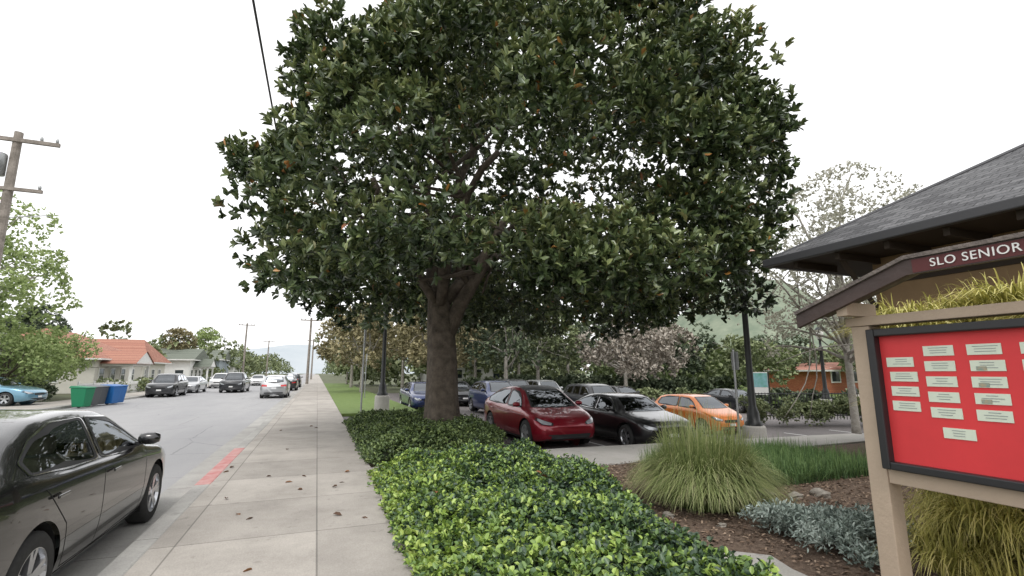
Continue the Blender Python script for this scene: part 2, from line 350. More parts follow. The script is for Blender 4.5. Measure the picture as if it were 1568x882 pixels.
M_dkg=leafmat('dark_green_leaf',[(0,(.03,.05,.028)),(.5,(.08,.11,.06)),(1,(.18,.22,.12))],.6,0)
M_mid=leafmat('mid_green_leaf',[(0,(.08,.105,.05)),(.5,(.18,.22,.10)),(1,(.33,.37,.19))],.6,0)
M_light=leafmat('light_green_leaf',[(0,(.17,.23,.09)),(.5,(.34,.43,.17)),(1,(.53,.61,.29))],.6,.3)
M_pale=leafmat('pale_leaf',[(0,(.28,.28,.20)),(.5,(.44,.44,.35)),(1,(.64,.62,.54))],.7,.3)
def bgtree(x,y,h,r,mat,bark=M_barkp,n=38):
    h*=1.22; r*=1.08
    tree('tree',(x,y,-.1),h,h*.62,(r,r,h*.4),n,(r*.22,r*.4),34,(.22,.38),(.12,.2),mat,bark,.17,3,h*.24,6)
for x,y,h,r,mt in ((3.6,44,6.2,2.8,M_olive),(8,50,6.8,3.2,M_olive),(3.6,58,7,3,M_olive),(4,74,7.5,3.2,M_mid),(11,44,6.5,3.4,M_olive),
    (15,48,7.5,4,M_mid),(19,46,7,3.6,M_dkg),(23,43,6.8,3.5,M_dkg),(23.5,34,4.6,3.0,M_pink),(28,36,5.0,3.2,M_pink),(31,37,5.4,2.8,M_dkg),(35,31,3.9,2.4,M_mid),(17,37,6.2,2.8,M_mid),(8,36,6.3,2.6,M_olive),(13,34,6.3,2.8,M_dkg)):
    bgtree(x,y,h,r,mt)
for x,y,h,r,mt in ((43,36,4.2,3.5,M_dkg),(44,27,4.2,3.0,M_mid),(40,22,4.0,2.2,M_light)): bgtree(x,y,h,r,mt,M_bark)
Cs=[];rs=[]
for _ in range(300):
    x=rng.uniform(4,75); y=rng.uniform(58,85)-.45*x*rng.uniform(.7,1); Cs.append((x,y,rng.uniform(1,6.8 if x<40 else 3.6))); rs.append(rng.uniform(1.3,2.4))
for _ in range(150):
    x=-rng.uniform(16,90); y=rng.uniform(80,180); Cs.append((x,y,rng.uniform(1,6)*(1 if rng.random()<.85 else 1.7))); rs.append(rng.uniform(1.5,3))
for _ in range(120):
    s=rng.choice([-1,1]); x=-14-rng.uniform(0,6) if s<0 else 4+rng.uniform(0,8); Cs.append((x,rng.uniform(90,300),rng.uniform(1.5,6.5))); rs.append(rng.uniform(1.5,2.5))
Cs=np.array(Cs); rs=np.array(rs)
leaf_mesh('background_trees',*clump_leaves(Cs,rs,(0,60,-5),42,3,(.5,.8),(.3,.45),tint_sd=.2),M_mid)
tree('blossom_tree',(18.8,12.6,-.5),9,6.4,(3.3,3.3,4.2),110,(.5,1.0),32,(.08,.15),(.05,.09),M_pale,M_barkp,.14,3,2.6,22)
tree('blossom_tree',(24.5,13.5,-.4),7,4.4,(2.6,2.6,3.0),70,(.5,.9),30,(.09,.17),(.05,.09),M_pale,M_barkp,.12,3,1.8,16)
tree('street_tree',(-18.2,35.5,0),11,7.2,(3.6,3.6,4.2),95,(.6,1.1),40,(.14,.25),(.09,.15),M_light,M_barkp,.16,3,2.6,16)
tree('garden_tree',(-17.0,41.5,0),4.5,2.6,(2.6,2.6,1.9),60,(.5,.9),40,(.12,.2),(.08,.12),M_light,M_bark,.1,3,.5,8)
tree('garden_tree',(-16.2,36,0),4,2.4,(2.2,2.0,1.6),50,(.5,.8),40,(.12,.2),(.08,.12),M_light,M_bark,.1,3,.4,8)
tree('pine_tree',(-46,110,0),13,9,(3.2,3.2,4),40,(.8,1.5),40,(.4,.6),(.15,.25),M_dkg,M_bark,.3,3,5,8)
tree('pine_tree',(-53,108,0),11,8,(3.8,3.8,3),40,(.8,1.5),40,(.4,.6),(.15,.25),M_dkg,M_bark,.3,3,5,8)
tree('garden_tree',(-20,88,0),8,6,(1.8,1.8,2.4),30,(.6,1),36,(.25,.4),(.12,.2),M_olive,M_bark,.16,3,3,8)
tree('garden_tree',(-19,104,0),9,6.4,(2.4,2.4,3),30,(.6,1.1),36,(.25,.4),(.12,.2),M_light,M_bark,.16,3,3,8)

# shrubs and hedges
def shrub_mass(name,C,rc,per,ros,L,W,mat,c=None,**k):
    C=np.array(C,float); rc=np.array(rc,float)
    return leaf_mesh(name,*clump_leaves(C,rc,C.mean(0)-np.array([0,0,1.5]) if c is None else c,per,ros,L,W,**k),mat)
def line_mass(name,a,b,n,h0,h1,r,per,mat,L=(.08,.14),W=(.05,.08),wd=.4):
    C=[];R=[]
    for _ in range(n):
        t=rng.random(); C.append((a[0]+(b[0]-a[0])*t+rng.normal(0,wd),a[1]+(b[1]-a[1])*t+rng.normal(0,wd),rng.uniform(h0,h1))); R.append(rng.uniform(r*.7,r*1.2))
    return shrub_mass(name,C,R,per,3,L,W,mat,(0,0,-30))
line_mass('hedge',(19.5,18.3),(26,15.6),60,-.4,.35,.45,70,M_mid)
line_mass('hedge',(27,24),(38,19),60,-.3,.4,.5,70,M_dkg,(.12,.2),(.08,.12))
line_mass('hedge',(-15.2,38.5),(-15.2,32.8),22,.3,1.0,.5,60,M_dkg,(.1,.18),(.07,.1))
line_mass('hedge',(-14.9,46),(-14.9,60),30,.3,.9,.5,60,M_mid,(.12,.2),(.08,.12))
line_mass('hedge',(10,41),(36,34),120,0,.9,.8,50,M_dkg,(.25,.4),(.12,.2))
line_mass('shrub',(13.5,8.0),(13.0,7.4),12,.2,.75,.3,70,M_pale,(.05,.09),(.03,.05),.25)
line_mass('hedge',(7,33),(26,29.5),80,-.2,.3,.45,60,M_mid,(.15,.25),(.08,.14),.3)

# ground cover
def inpoly(x,y,poly):
    r=np.zeros(len(x),bool); n=len(poly)
    for i in range(n):
        x0,y0=poly[i]; x1,y1=poly[(i+1)%n]
        c=((y0>y)!=(y1>y))&(x<(x1-x0)*(y-y0)/((y1-y0) if y1!=y0 else 1e-9)+x0); r^=c
    return r
def polydist(x,y,poly):
    d=np.full(len(x),9.)
    for i in range(len(poly)):
        a=np.array(poly[i]);b=np.array(poly[(i+1)%len(poly)]); ab=b-a
        t=np.clip(((x-a[0])*ab[0]+(y-a[1])*ab[1])/(ab@ab),0,1); d=np.minimum(d,np.hypot(x-a[0]-t*ab[0],y-a[1]-t*ab[1]))
    return d
ph=rng.uniform(0,6.3,8)
def lump(x,y):
    return (np.sin(x*2.3+ph[0])*np.sin(y*1.9+ph[1])+.6*np.sin(x*5.1+y*1.3+ph[2])*np.sin(y*4.3-x+ph[3])+.5*np.sin(x*9+ph[4])*np.sin(y*8.3+ph[5])+.25*np.sin(x*19+ph[6])*np.sin(y*17+x*4+ph[7]))/2
def cover(name,poly,n,h,L,W,mat,z0=.1,tbias=None,edge=.35,mound=M_dark,ros=4,rough=.05):
    xs=[p[0] for p in poly]; ys=[p[1] for p in poly]
    x=rng.uniform(min(xs),max(xs),n*3); y=rng.uniform(min(ys),max(ys),n*3)
    k=inpoly(x,y,poly); x=x[k][:n]; y=y[k][:n]; 
    hh=lambda x,y:(h*(.72+.5*lump(x,y)))*np.clip(polydist(x,y,poly)/edge,0.12,1)**.6
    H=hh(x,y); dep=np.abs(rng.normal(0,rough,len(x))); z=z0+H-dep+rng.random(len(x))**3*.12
    x=x+rng.normal(0,.03,len(x)); y=y+rng.normal(0,.03,len(x))
    P=np.stack([x,y,z],1); P=np.repeat(P,ros,0)+rng.normal(0,.014,(len(x)*ros,3))
    a=rng.uniform(0,2*math.pi,len(P)); el=rng.uniform(-.3,1.2,len(P))
    D=np.stack([np.cos(a)*np.cos(el),np.sin(a)*np.cos(el),np.sin(el)],1); Nn=nrm(np.array([0,0,1.])+rng.normal(0,.5,P.shape))
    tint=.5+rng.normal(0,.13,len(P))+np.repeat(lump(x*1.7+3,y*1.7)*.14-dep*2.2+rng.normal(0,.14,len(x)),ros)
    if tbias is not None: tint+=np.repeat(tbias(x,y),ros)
    e=empty(name,(0,0,0))
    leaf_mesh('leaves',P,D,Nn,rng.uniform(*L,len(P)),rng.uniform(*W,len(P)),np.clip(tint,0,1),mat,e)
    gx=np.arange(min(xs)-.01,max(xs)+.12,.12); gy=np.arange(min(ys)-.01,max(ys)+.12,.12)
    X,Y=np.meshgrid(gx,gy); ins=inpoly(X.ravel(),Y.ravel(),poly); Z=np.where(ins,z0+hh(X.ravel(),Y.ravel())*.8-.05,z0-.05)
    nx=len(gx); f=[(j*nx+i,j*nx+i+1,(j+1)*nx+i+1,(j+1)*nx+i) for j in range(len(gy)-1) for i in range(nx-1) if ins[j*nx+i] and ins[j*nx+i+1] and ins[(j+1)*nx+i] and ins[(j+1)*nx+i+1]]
    mk('shade_mound',np.stack([X.ravel(),Y.ravel(),Z],1),f,mound,e,True); return e  # added dark mound under the leaves, painting shade into the gaps
M_gap=pmat('gap_shade',(.025,.035,.015),.95,var=.5,scale=20)  # dark colour standing in for shade between the leaves
M_star=leafmat('jasmine_leaf',[(0,(.03,.055,.035)),(.30,(.07,.12,.065)),(.48,(.14,.23,.065)),(.68,(.31,.44,.09)),(1,(.52,.62,.18))],.38,.12,.55)
M_ivy=leafmat('ivy_leaf',[(0,(.03,.05,.024)),(.35,(.085,.13,.045)),(.65,(.17,.235,.075)),(1,(.31,.38,.14))],.5,.0)
cover('groundcover_bed',[(.84,.5),(.88,3),(.82,5),(.9,7),(.9,8.5),(2.6,8.75),(4.0,9.2),(4.15,7.6),(3.75,5.4),(3.3,3.6),(2.9,.5)],19000,.42,(.04,.07),(.028,.042),M_star,.1,lambda x,y:np.where(x<2.2,.14*(2.2-x),-.02*(x-2.2))-.03,.4,M_gap,4,.055)
cover('groundcover_bed',[(.95,9.4),(.95,17.5),(4.6,17.5),(4.7,12.4),(3.7,10.2)],15000,.42,(.05,.085),(.03,.045),M_ivy,.1,None,.5,M_gap)

# grasses
def blades(name,loc,n,rad,h,spread,wd,mat,seg=6,droop=1.0,box=None,parent=None,core=.0):
    if box: bx=rng.uniform(box[0],box[1],n); by=rng.uniform(box[2],box[3],n)
    else:
        a=rng.uniform(0,2*math.pi,n); r=np.sqrt(rng.random(n))*rad; bx=r*np.cos(a); by=r*np.sin(a)
    a2=np.arctan2(by,bx)+rng.normal(0,.7,n) if not box else rng.uniform(0,2*math.pi,n)
    sp=(core+(1-core)*rng.random(n)**.6)*spread; hh=h*rng.uniform(.65,1.1,n)*(1-.35*sp/max(spread,.01)); 
    V=np.empty((n,seg+1,2,3)); side=np.stack([-np.sin(a2),np.cos(a2),0*a2],1)
    for i in range(seg+1):
        t=i/seg; out=sp*(t**1.3); z=hh*(t*1.6-droop*t**2.6*(sp/max(spread,.01)*1.05+.25))
        c=np.stack([bx+out*np.cos(a2),by+out*np.sin(a2),np.maximum(z,.01)],1); w=wd*(1-t**2)*.5+.0006
        V[:,i,0]=c-side*w; V[:,i,1]=c+side*w
    idx=np.arange(n)[:,None,None]*((seg+1)*2)+np.arange(seg)[None,:,None]*2
    F=(idx+np.array([0,1,3,2])[None,None]).reshape(-1)
    me=bpy.data.meshes.new(name); nv=n*(seg+1)*2; me.vertices.add(nv); me.vertices.foreach_set('co',V.reshape(-1))
    nf=n*seg; me.loops.add(nf*4); me.loops.foreach_set('vertex_index',F.astype(np.int32)); me.polygons.add(nf)
    me.polygons.foreach_set('loop_start',np.arange(nf,dtype=np.int32)*4); me.polygons.foreach_set('loop_total',np.full(nf,4,dtype=np.int32))
    at=me.attributes.new('tint','FLOAT','POINT')
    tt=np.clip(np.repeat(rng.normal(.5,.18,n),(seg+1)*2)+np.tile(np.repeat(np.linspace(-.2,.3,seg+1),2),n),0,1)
    at.data.foreach_set('value',tt.astype(np.float32)); me.materials.append(mat); me.update(calc_edges=True)
    o=link(bpy.data.objects.new(name,me),parent); o.location=loc; return o
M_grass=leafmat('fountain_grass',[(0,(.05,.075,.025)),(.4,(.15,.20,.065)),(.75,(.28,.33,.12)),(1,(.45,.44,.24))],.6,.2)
M_grass2=leafmat('low_grass',[(0,(.03,.065,.03)),(.5,(.10,.18,.06)),(1,(.21,.32,.11))],.6,.2)
M_yel=leafmat('golden_foliage',[(0,(.13,.13,.04)),(.4,(.36,.35,.09)),(.7,(.58,.53,.16)),(1,(.74,.65,.28))],.6,.25)
M_lav=leafmat('lavender_leaf',[(0,(.12,.16,.13)),(.5,(.28,.34,.30)),(1,(.46,.52,.47))],.7,.0)
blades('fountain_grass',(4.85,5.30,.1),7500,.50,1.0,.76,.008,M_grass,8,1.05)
blades('meadow_grass',(0,0,.08),17000,.2,.36,.20,.008,M_grass2,5,.8,(5.7,9.2,5.6,7.9))
g=empty('golden_shrub',(5.25,2.05,.1))
for i in range(50):
    x,y=rng.uniform(-.75,1.0),rng.uniform(-1.9,.75); 
    blades('stems',(x,y,rng.uniform(0,.6)),300,.22,rng.uniform(.4,.75),.42,.011,M_yel,5,1.35,None,g)
for i in range(54):
    blades('sprays',(rng.uniform(-.75,.6),rng.uniform(-1.9,.9),rng.uniform(1.3,2.25)),280,.3,.30,.5,.012,M_yel,5,1.5,None,g)
mm=MB()
for i in range(14):
    x,y=rng.uniform(-.5,.5),rng.uniform(-1.5,.6); limb(mm,(.3,-.4,0),(x,y,2.1),.03,.012,.1,6,6)
mm.obj('branches',M_bark,g)
for i,(x,y,s) in enumerate(((5.0,3.75,.4),(4.65,4.0,.3),(5.3,3.5,.35),(4.7,3.4,.33))):
    C=[(x+rng.normal(0,s*.5),y+rng.normal(0,s*.5),.1+rng.uniform(.05,.2)) for _ in range(16)]
    shrub_mass('lavender_plant',C,[s*.35]*16,50,3,(.035,.06),(.012,.02),M_lav,(x,y,-1))
# mulch chips, rocks, fallen leaves
M_chip=leafmat('bark_chip',[(0,(.05,.03,.02)),(.5,(.18,.12,.08)),(1,(.4,.3,.22))],.9,0)
n=9000; x=rng.uniform(3.5,8.6,n); y=rng.uniform(2.6,8.1,n); kk=~((x<4.05)&(y<4)); x=x[kk];y=y[kk]; n=len(x)
P=np.stack([x,y,np.full(n,.105)+rng.random(n)*.02],1); a=rng.uniform(0,6.3,n); D=np.stack([np.cos(a),np.sin(a),rng.normal(.05,.2,n)],1)
leaf_mesh('mulch_chips',P,D,nrm(np.array([0,0,1.])+rng.normal(0,.3,P.shape)),rng.uniform(.02,.07,n),rng.uniform(.01,.03,n),rng.random(n),M_chip,fold=.1)
M_dead=leafmat('dead_leaf',[(0,(.06,.03,.015)),(.5,(.15,.07,.03)),(1,(.3,.14,.05))],.6,.1)
x=np.concatenate([rng.uniform(-1.2,.9,12),rng.uniform(1.1,3.6,12),rng.uniform(-1.5,.8,7)]); y=np.concatenate([rng.uniform(4.8,9,12),rng.uniform(4,8.4,12),rng.uniform(9,18,7)]); n=len(x)
z=np.where((x>1.0)&(y<9),.50,.145); P=np.stack([x,y,z],1); a=rng.uniform(0,6.3,n)
leaf_mesh('fallen_leaves',P,np.stack([np.cos(a),np.sin(a),rng.normal(.05,.15,n)],1),nrm(np.array([0,0,1.])+rng.normal(0,.3,P.shape)),rng.uniform(.07,.13,n),rng.uniform(.035,.06,n),rng.random(n),M_dead,fold=.3)
M_rock=pmat('rock',(.22,.2,.17),.9,c2=(.36,.33,.29),scale=9,bump=.6)
def rock(x,y,s):
    bpy.ops.mesh.primitive_ico_sphere_add(subdivisions=3,radius=s,location=(x,y,.1+s*.1)); o=bpy.context.object; o.name='rock'
    for v in o.data.vertices:
        p=v.co/s; f=1+.22*math.sin(p.x*3+x*7)+.15*math.sin(p.y*5+y*3+p.z*4); v.co=v.co*f; v.co.z*=.6
    o.data.materials.append(M_rock)
for x,y,s in ((5.9,5.3,.13),(6.2,5.1,.09),(4.0,5.0,.07),(5.6,4.9,.10),(4.3,4.5,.05),(6.6,5.0,.12)): rock(x,y,s)

# ------------------------------------------------------------------ vehicles
def catmull(xs,ys,q):
    xs=np.array(xs,float); ys=np.array(ys,float); 
    d=np.diff(ys)/np.diff(xs); m=np.zeros(len(xs)); m[0]=d[0]; m[-1]=d[-1]
    for i in range(1,len(xs)-1):
        m[i]=0 if d[i-1]*d[i]<=0 else 2*d[i-1]*d[i]/(d[i-1]+d[i])
    i=np.clip(np.searchsorted(xs,q)-1,0,len(xs)-2); h=xs[i+1]-xs[i]; t=(q-xs[i])/h
    return (2*t**3-3*t**2+1)*ys[i]+(t**3-2*t**2+t)*h*m[i]+(-2*t**3+3*t**2)*ys[i+1]+(t**3-t**2)*h*m[i+1]
# profile tables: x from nose 0..1 of length; top,belt height fractions of H, width frac, cabin 0..1
TYPES={
'sedan':dict(L=4.85,W=1.84,H=1.46,wb=(.195,.77),rw=.335,
  st=[(0,.44,.38,.74,0),(.012,.49,.43,.84,0),(.04,.55,.49,.92,0),(.1,.60,.545,.975,0),(.17,.64,.58,1,0),(.23,.675,.60,1,0),(.26,.70,.61,1,.12),(.32,.83,.63,1,.5),(.39,.94,.64,1,.9),(.46,.985,.65,1,1),(.55,1.0,.66,1,1),(.66,.985,.67,1,1),(.75,.925,.68,1,.85),(.83,.82,.69,.995,.45),(.88,.745,.69,.98,.1),(.95,.73,.67,.95,0),(.985,.70,.63,.88,0),(1,.60,.55,.76,0)],
  win=[[(.295,.665),(.35,.80),(.41,.905),(.525,.94),(.528,.685)],[(.546,.687),(.542,.94),(.65,.935),(.73,.875),(.79,.79),(.79,.73)]],
  ws=(.25,.39),rg=(.72,.87)),
'cross':dict(L=4.75,W=1.90,H=1.60,wb=(.185,.79),rw=.36,
  st=[(0,.36,.32,.74,0),(.012,.42,.37,.85,0),(.05,.51,.45,.94,0),(.12,.58,.53,.985,0),(.17,.62,.56,1,0),(.21,.665,.585,1,.1),(.29,.815,.60,1,.5),(.37,.93,.61,1,.95),(.45,.985,.615,1,1),(.53,1,.62,1,1),(.66,.975,.635,1,1),(.80,.895,.65,1,.85),(.90,.79,.66,.98,.5),(.96,.70,.64,.94,.15),(.985,.62,.6,.88,0),(1,.54,.5,.76,0)],
  win=[[(.25,.635),(.32,.78),(.39,.885),(.50,.93),(.502,.65)],[(.52,.652),(.518,.932),(.64,.92),(.77,.845),(.86,.75),(.84,.68),(.76,.665)]],
  ws=(.205,.38),rg=(.79,.94)),
'hatch':dict(L=4.15,W=1.77,H=1.60,wb=(.19,.81),rw=.33,
  st=[(0,.42,.36,.74,0),(.012,.48,.42,.84,0),(.05,.55,.49,.93,0),(.12,.61,.56,.98,0),(.17,.65,.59,1,0),(.21,.69,.61,1,.1),(.29,.84,.63,1,.5),(.37,.95,.64,1,.95),(.46,.99,.645,1,1),(.56,1,.65,1,1),(.72,.985,.66,1,1),(.86,.94,.68,1,.95),(.93,.84,.68,.98,.7),(.97,.68,.62,.95,.2),(.985,.58,.54,.9,0),(1,.50,.46,.8,0)],
  win=[[(.26,.66),(.33,.81),(.40,.90),(.53,.935),(.532,.68)],[(.55,.682),(.548,.935),(.72,.925),(.83,.88),(.86,.76),(.84,.71)]],
  ws=(.205,.37),rg=(.87,.955)),
'suv':dict(L=4.6,W=1.85,H=1.72,wb=(.19,.79),rw=.37,
  st=[(0,.40,.36,.80,0),(.012,.50,.45,.9,0),(.05,.56,.51,.96,0),(.12,.60,.55,.99,0),(.2,.62,.57,1,0),(.27,.65,.59,1,.1),(.33,.83,.60,1,.6),(.39,.95,.61,1,.95),(.48,.995,.61,1,1),(.6,1,.615,1,1),(.8,.985,.62,1,1),(.92,.95,.63,.99,1),(.965,.80,.62,.97,.7),(.985,.62,.58,.95,.2),(1,.54,.5,.86,0)],
  win=[[(.315,.64),(.36,.80),(.41,.90),(.53,.93),(.532,.65)],[(.55,.652),(.548,.93),(.70,.93),(.70,.66)],[(.72,.66),(.72,.925),(.87,.91),(.90,.70)]],
  ws=(.265,.385),rg=(.915,.965)),
'pickup':dict(L=5.4,W=1.95,H=1.80,wb=(.18,.80),rw=.40,
  st=[(0,.42,.38,.84,0),(.01,.54,.5,.93,0),(.05,.60,.56,.97,0),(.15,.62,.58,1,0),(.25,.64,.59,1,0),(.29,.68,.6,1,.2),(.34,.86,.61,1,.7),(.39,.97,.61,1,1),(.5,1,.61,1,1),(.62,.98,.61,1,1),(.655,.9,.61,1,.9),(.675,.62,.6,1,0),(.8,.62,.6,1,0),(.97,.62,.6,1,0),(.99,.6,.57,.97,0),(1,.5,.45,.9,0)],
  win=[[(.32,.64),(.36,.82),(.40,.91),(.49,.93),(.492,.65)],[(.51,.65),(.508,.93),(.62,.90),(.64,.66)]],
  ws=(.285,.385),rg=(.645,.67)),
}
def wheel(parent,x,y,r,side,rimc=M_rim):
    wv=.105
    t=MB().lathe([(r*.66,-wv),(r*.9,-wv*1.05),(r*.985,-wv*.8),(r,-wv*.4),(r,wv*.4),(r*.985,wv*.8),(r*.9,wv*1.05),(r*.66,wv)],32,'y',(x,y,r))
    t.obj('tyre',M_rubber,parent,True)
    s=side
    q=MB(); q.lathe([(r*.68,-wv*.9*s),(r*.68,wv*.98*s),(r*.64,wv*1.0*s),(r*.60,wv*.7*s),(r*.6,-wv*.5*s)],32,'y',(x,y,r))
    for k in range(5):
        a0=2*math.pi*k/5+.3
        for da in (-.16,.16):
            b=len(q.v); c,sn=math.cos,math.sin
            for rr,aa,hw in ((r*.10,a0,.028),(r*.63,a0+da,.017)):
                dx,dz=c(aa),sn(aa); px,pz=-dz,dx
                for sg in (-1,1):
                    for dep in (.95,.55): q.v.append((x+dx*rr+px*hw*sg,y+s*wv*(dep-(.12 if rr<r*.3 else 0)),r+dz*rr+pz*hw*sg))
            q.f+=[(b,b+2,b+6,b+4),(b,b+1,b+5,b+4),(b+2,b+3,b+7,b+6),(b+1,b+3,b+7,b+5)]
    q.lathe([(.001,wv*.9*s),(r*.16,wv*.9*s),(r*.18,wv*.5*s)],16,'y',(x,y,r))
    q.obj('rim',rimc,parent,False)
    MB().lathe([(.001,wv*.1*s),(r*.66,wv*.1*s)],24,'y',(x,y,r)).obj('brake_disc',M_dark,parent)
def rounded(poly,r=.25,n=4):
    out=[]; N=len(poly)
    for i in range(N):
        p=np.array(poly[i],float); a=np.array(poly[i-1],float); b=np.array(poly[(i+1)%N],float)
        p0=p+(a-p)*r*.5; p1=p+(b-p)*r*.5
        for t in np.linspace(0,1,n): out.append((1-t)**2*p0+2*t*(1-t)*p+t*t*p1)
    dense=[]; 
    for i in range(len(out)):
        a=out[i]; b=out[(i+1)%len(out)]; k=max(1,int(np.linalg.norm(b-a)/.08))
        for j in range(k): dense.append(a+(b-a)*j/k)
    return np.array(dense)
def car(name,kind,loc,heading,paint,glass=M_glass,seats=M_seatd,res=1.0,rimc=M_rim,roofmat=None,trim=M_black,z=0):
    T=TYPES[kind]; L,W,H=T['L'],T['W'],T['H']; e=empty(name,(loc[0],loc[1],z),heading)
    st=np.array(T['st']); sx=st[:,0]*L
    nx=int(L/.03*res); xq=np.unique(np.concatenate([np.linspace(0,L,nx),np.linspace(0,.12,6),np.linspace(L-.12,L,6)]))
    top=catmull(sx,st[:,1]*H,xq); belt=catmull(sx,st[:,2]*H,xq); wf=catmull(sx,st[:,3]*W/2,xq); cb=catmull(sx,st[:,4],xq)
    zb=.19+.10*np.clip(1-xq/.5,0,1)**2+.12*np.clip(1-(L-xq)/.6,0,1)**2
    nr=int(44*res); rows=np.array([0,.12,.2,.34,.46,.54,.60,.80,.88,1.0])
    sq=np.linspace(0,1,nr); V=np.zeros((len(xq),2*nr-1,3))
    for i,x in enumerate(xq):
        w,t,b,c=wf[i],top[i],belt[i],cb[i]; z0=zb[i]
        wr=w*.68
        hood_y=[0,.86*w,.96*w,1.0*w,.99*w,.965*w,.92*w,.74*w,.5*w,0]; dz=t-b
        hood_z=[z0,z0,z0+.09,z0+(b-z0)*.5,z0+(b-z0)*.85,b,b+dz*.45,b+dz*.85,b+dz*.96,t]
        cab_y=[0,.86*w,.96*w,1.0*w,.99*w,.965*w,.93*w,wr*1.02,wr*.90,0]
        cab_z=[z0,z0,z0+.09,z0+(b-z0)*.5,z0+(b-z0)*.85,b,b+.03,b+dz*.86,b+dz*.95,t]
        ry=np.array(hood_y)*(1-c)+np.array(cab_y)*c; rz=np.array(hood_z)*(1-c)+np.array(cab_z)*c
        yy=catmull(rows,ry,sq); zz=catmull(rows,rz,sq)
        V[i,:nr,1]=yy; V[i,:nr,2]=zz; V[i,nr:,1]=-yy[:-1][::-1]; V[i,nr:,2]=zz[:-1][::-1]; V[i,:,0]=x
    # rounded nose and tail in plan
    xx=V[:,:,0]; yn=np.abs(V[:,:,1])/(W/2)
    V[:,:,0]=np.where(xx<L/2, xx+ .16*yn**2.5*np.clip(1-xx/.9,0,1), xx-.12*yn**2.5*np.clip(1-(L-xx)/.8,0,1))
    R=2*nr-1; Vf=V.reshape(-1,3).copy(); Vf[:,0]=L/2-Vf[:,0]   # nose at +x
    F=[]
    for i in range(len(xq)-1):
        for j in range(R): F.append((i*R+j,(i+1)*R+j,(i+1)*R+(j+1)%R,i*R+(j+1)%R))
    F.append(tuple(range(R))); F.append(tuple((len(xq)-1)*R+j for j in range(R))[::-1])
    bvh=BVHTree.FromPolygons([tuple(p) for p in Vf],F)
    Fa=np.array(F[:-2]); cen=Vf[Fa].mean(1); keep=np.ones(len(Fa),bool)
    wx=[L/2-T['wb'][0]*L,L/2-T['wb'][1]*L]; rw=T['rw']; ra=rw+.055
    def wcirc(p,x0): return np.hypot(p[:,0]-x0,p[:,2]-rw)
    for x0 in wx: keep&=~((wcirc(cen,x0)<ra)&(np.abs(cen[:,1])>W*.28))
    wheelcut=~keep
    wins=[rounded([(L/2-a*L,b*H) for a,b in poly],.22) for poly in T['win']]
    def shrink(p,d): 
        c=p.mean(0); v=p-c; l=np.linalg.norm(v,axis=1,keepdims=True); return c+v*(l-d)/l
    for wp in wins:
        k=inpoly(cen[:,0],cen[:,2],[tuple(q) for q in shrink(wp,.02)])&(np.abs(cen[:,1])>W*.25); keep&=~k
    def screen(x0,x1,yb,yt,bow):
        xa,xb=L/2-x0*L,L/2-x1*L
        pts=[(xa,-yb),(xa+bow,-yb*.5),(xa+bow*1.2,0),(xa+bow,yb*.5),(xa,yb),(xb,yt),(xb+bow*.6,0),(xb,-yt)]
        return rounded(pts,.2)
    wsP=screen(T['ws'][0],T['ws'][1],.74*W/2,.57*W/2,.07); a,b=T['rg']; rgP=screen(b,a,.66*W/2,.54*W/2,-.06)
    for sp in (wsP,rgP): keep&=~(inpoly(cen[:,0],cen[:,1],[tuple(q) for q in shrink(sp,.02)])&(cen[:,2]>.55*H))
    bound=np.intersect1d(np.unique(Fa[keep]),np.unique(Fa[wheelcut]))
    for x0 in wx:
        d=wcirc(Vf,x0)
        for vi in bound:
            if d[vi]<ra+.06:
                s=ra/max(d[vi],.01); Vf[vi,0]=x0+(Vf[vi,0]-x0)*s; Vf[vi,2]=rw+(Vf[vi,2]-rw)*s
    fl=[tuple(f) for f in Fa[keep]]+F[-2:]
    mi=None; mats=[paint]
    if roofmat:
        mats=[paint,roofmat]; c=Vf[np.array([f for f in fl[:-2]])].mean(1)
        mi=[1 if (cz>.93*H and abs(cy)<W*.3) else 0 for cy,cz in c[:,1:3]]+[0,0]
    mk('body',Vf,fl,paint,e,True,mats,mi)
    def proj(p2,mode,sgn=1,off=.004):
        out=[]
        for q in p2:
            if mode=='side': o=Vector((q[0],sgn*3,q[1])); d=Vector((0,-sgn,0))
            elif mode=='top': o=Vector((q[0],q[1],4)); d=Vector((0,0,-1))
            elif mode=='front': o=Vector((5,q[0],q[1])); d=Vector((-1,0,0))
            else: o=Vector((-5,q[0],q[1])); d=Vector((1,0,0))
            h=bvh.ray_cast(o,d)
            if h[0] is None: out.append(out[-1] if out else o+d*3); continue
            n=h[1]; n=n if n.dot(d)<0 else -n
            out.append(h[0]+n*off)
        return out
    def panel(nm,p2,mode,mat,sgn=1,off=.004):
        c=p2.mean(0); v=[]; f=[]; n=len(p2); ks=(1,.8,.55,.3)
        for kx in ks: v+=proj(c+(p2-c)*kx,mode,sgn,off)
        v+=proj([c],mode,sgn,off)
        for r in range(len(ks)-1):
            for i in range(n): f.append((r*n+i,r*n+(i+1)%n,(r+1)*n+(i+1)%n,(r+1)*n+i))
        for i in range(n): f.append(((len(ks)-1)*n+i,(len(ks)-1)*n+(i+1)%n,len(ks)*n))
        return mk(nm,v,f,mat,e,True)
    def ring(nm,p2,mode,mat,sgn,d0,d1,off):
        a=proj(shrink(p2,d0),mode,sgn,off); b=proj(shrink(p2,d1),mode,sgn,off+.001); n=len(a)
        mk(nm,a+b,[(i,(i+1)%n,n+(i+1)%n,n+i) for i in range(n)],mat,e,True)
    for s in (1,-1):
        for wp in wins:
            panel('side_window',wp,'side',glass,s,.001)
            ring('window_seal',wp,'side',M_black,s,-.012,.04,.004); ring('window_trim',wp,'side',trim,s,-.022,-.008,.006)
    panel('windscreen',wsP,'top',glass,1,.001); ring('windscreen_seal',wsP,'top',M_black,1,-.01,.045,.004)
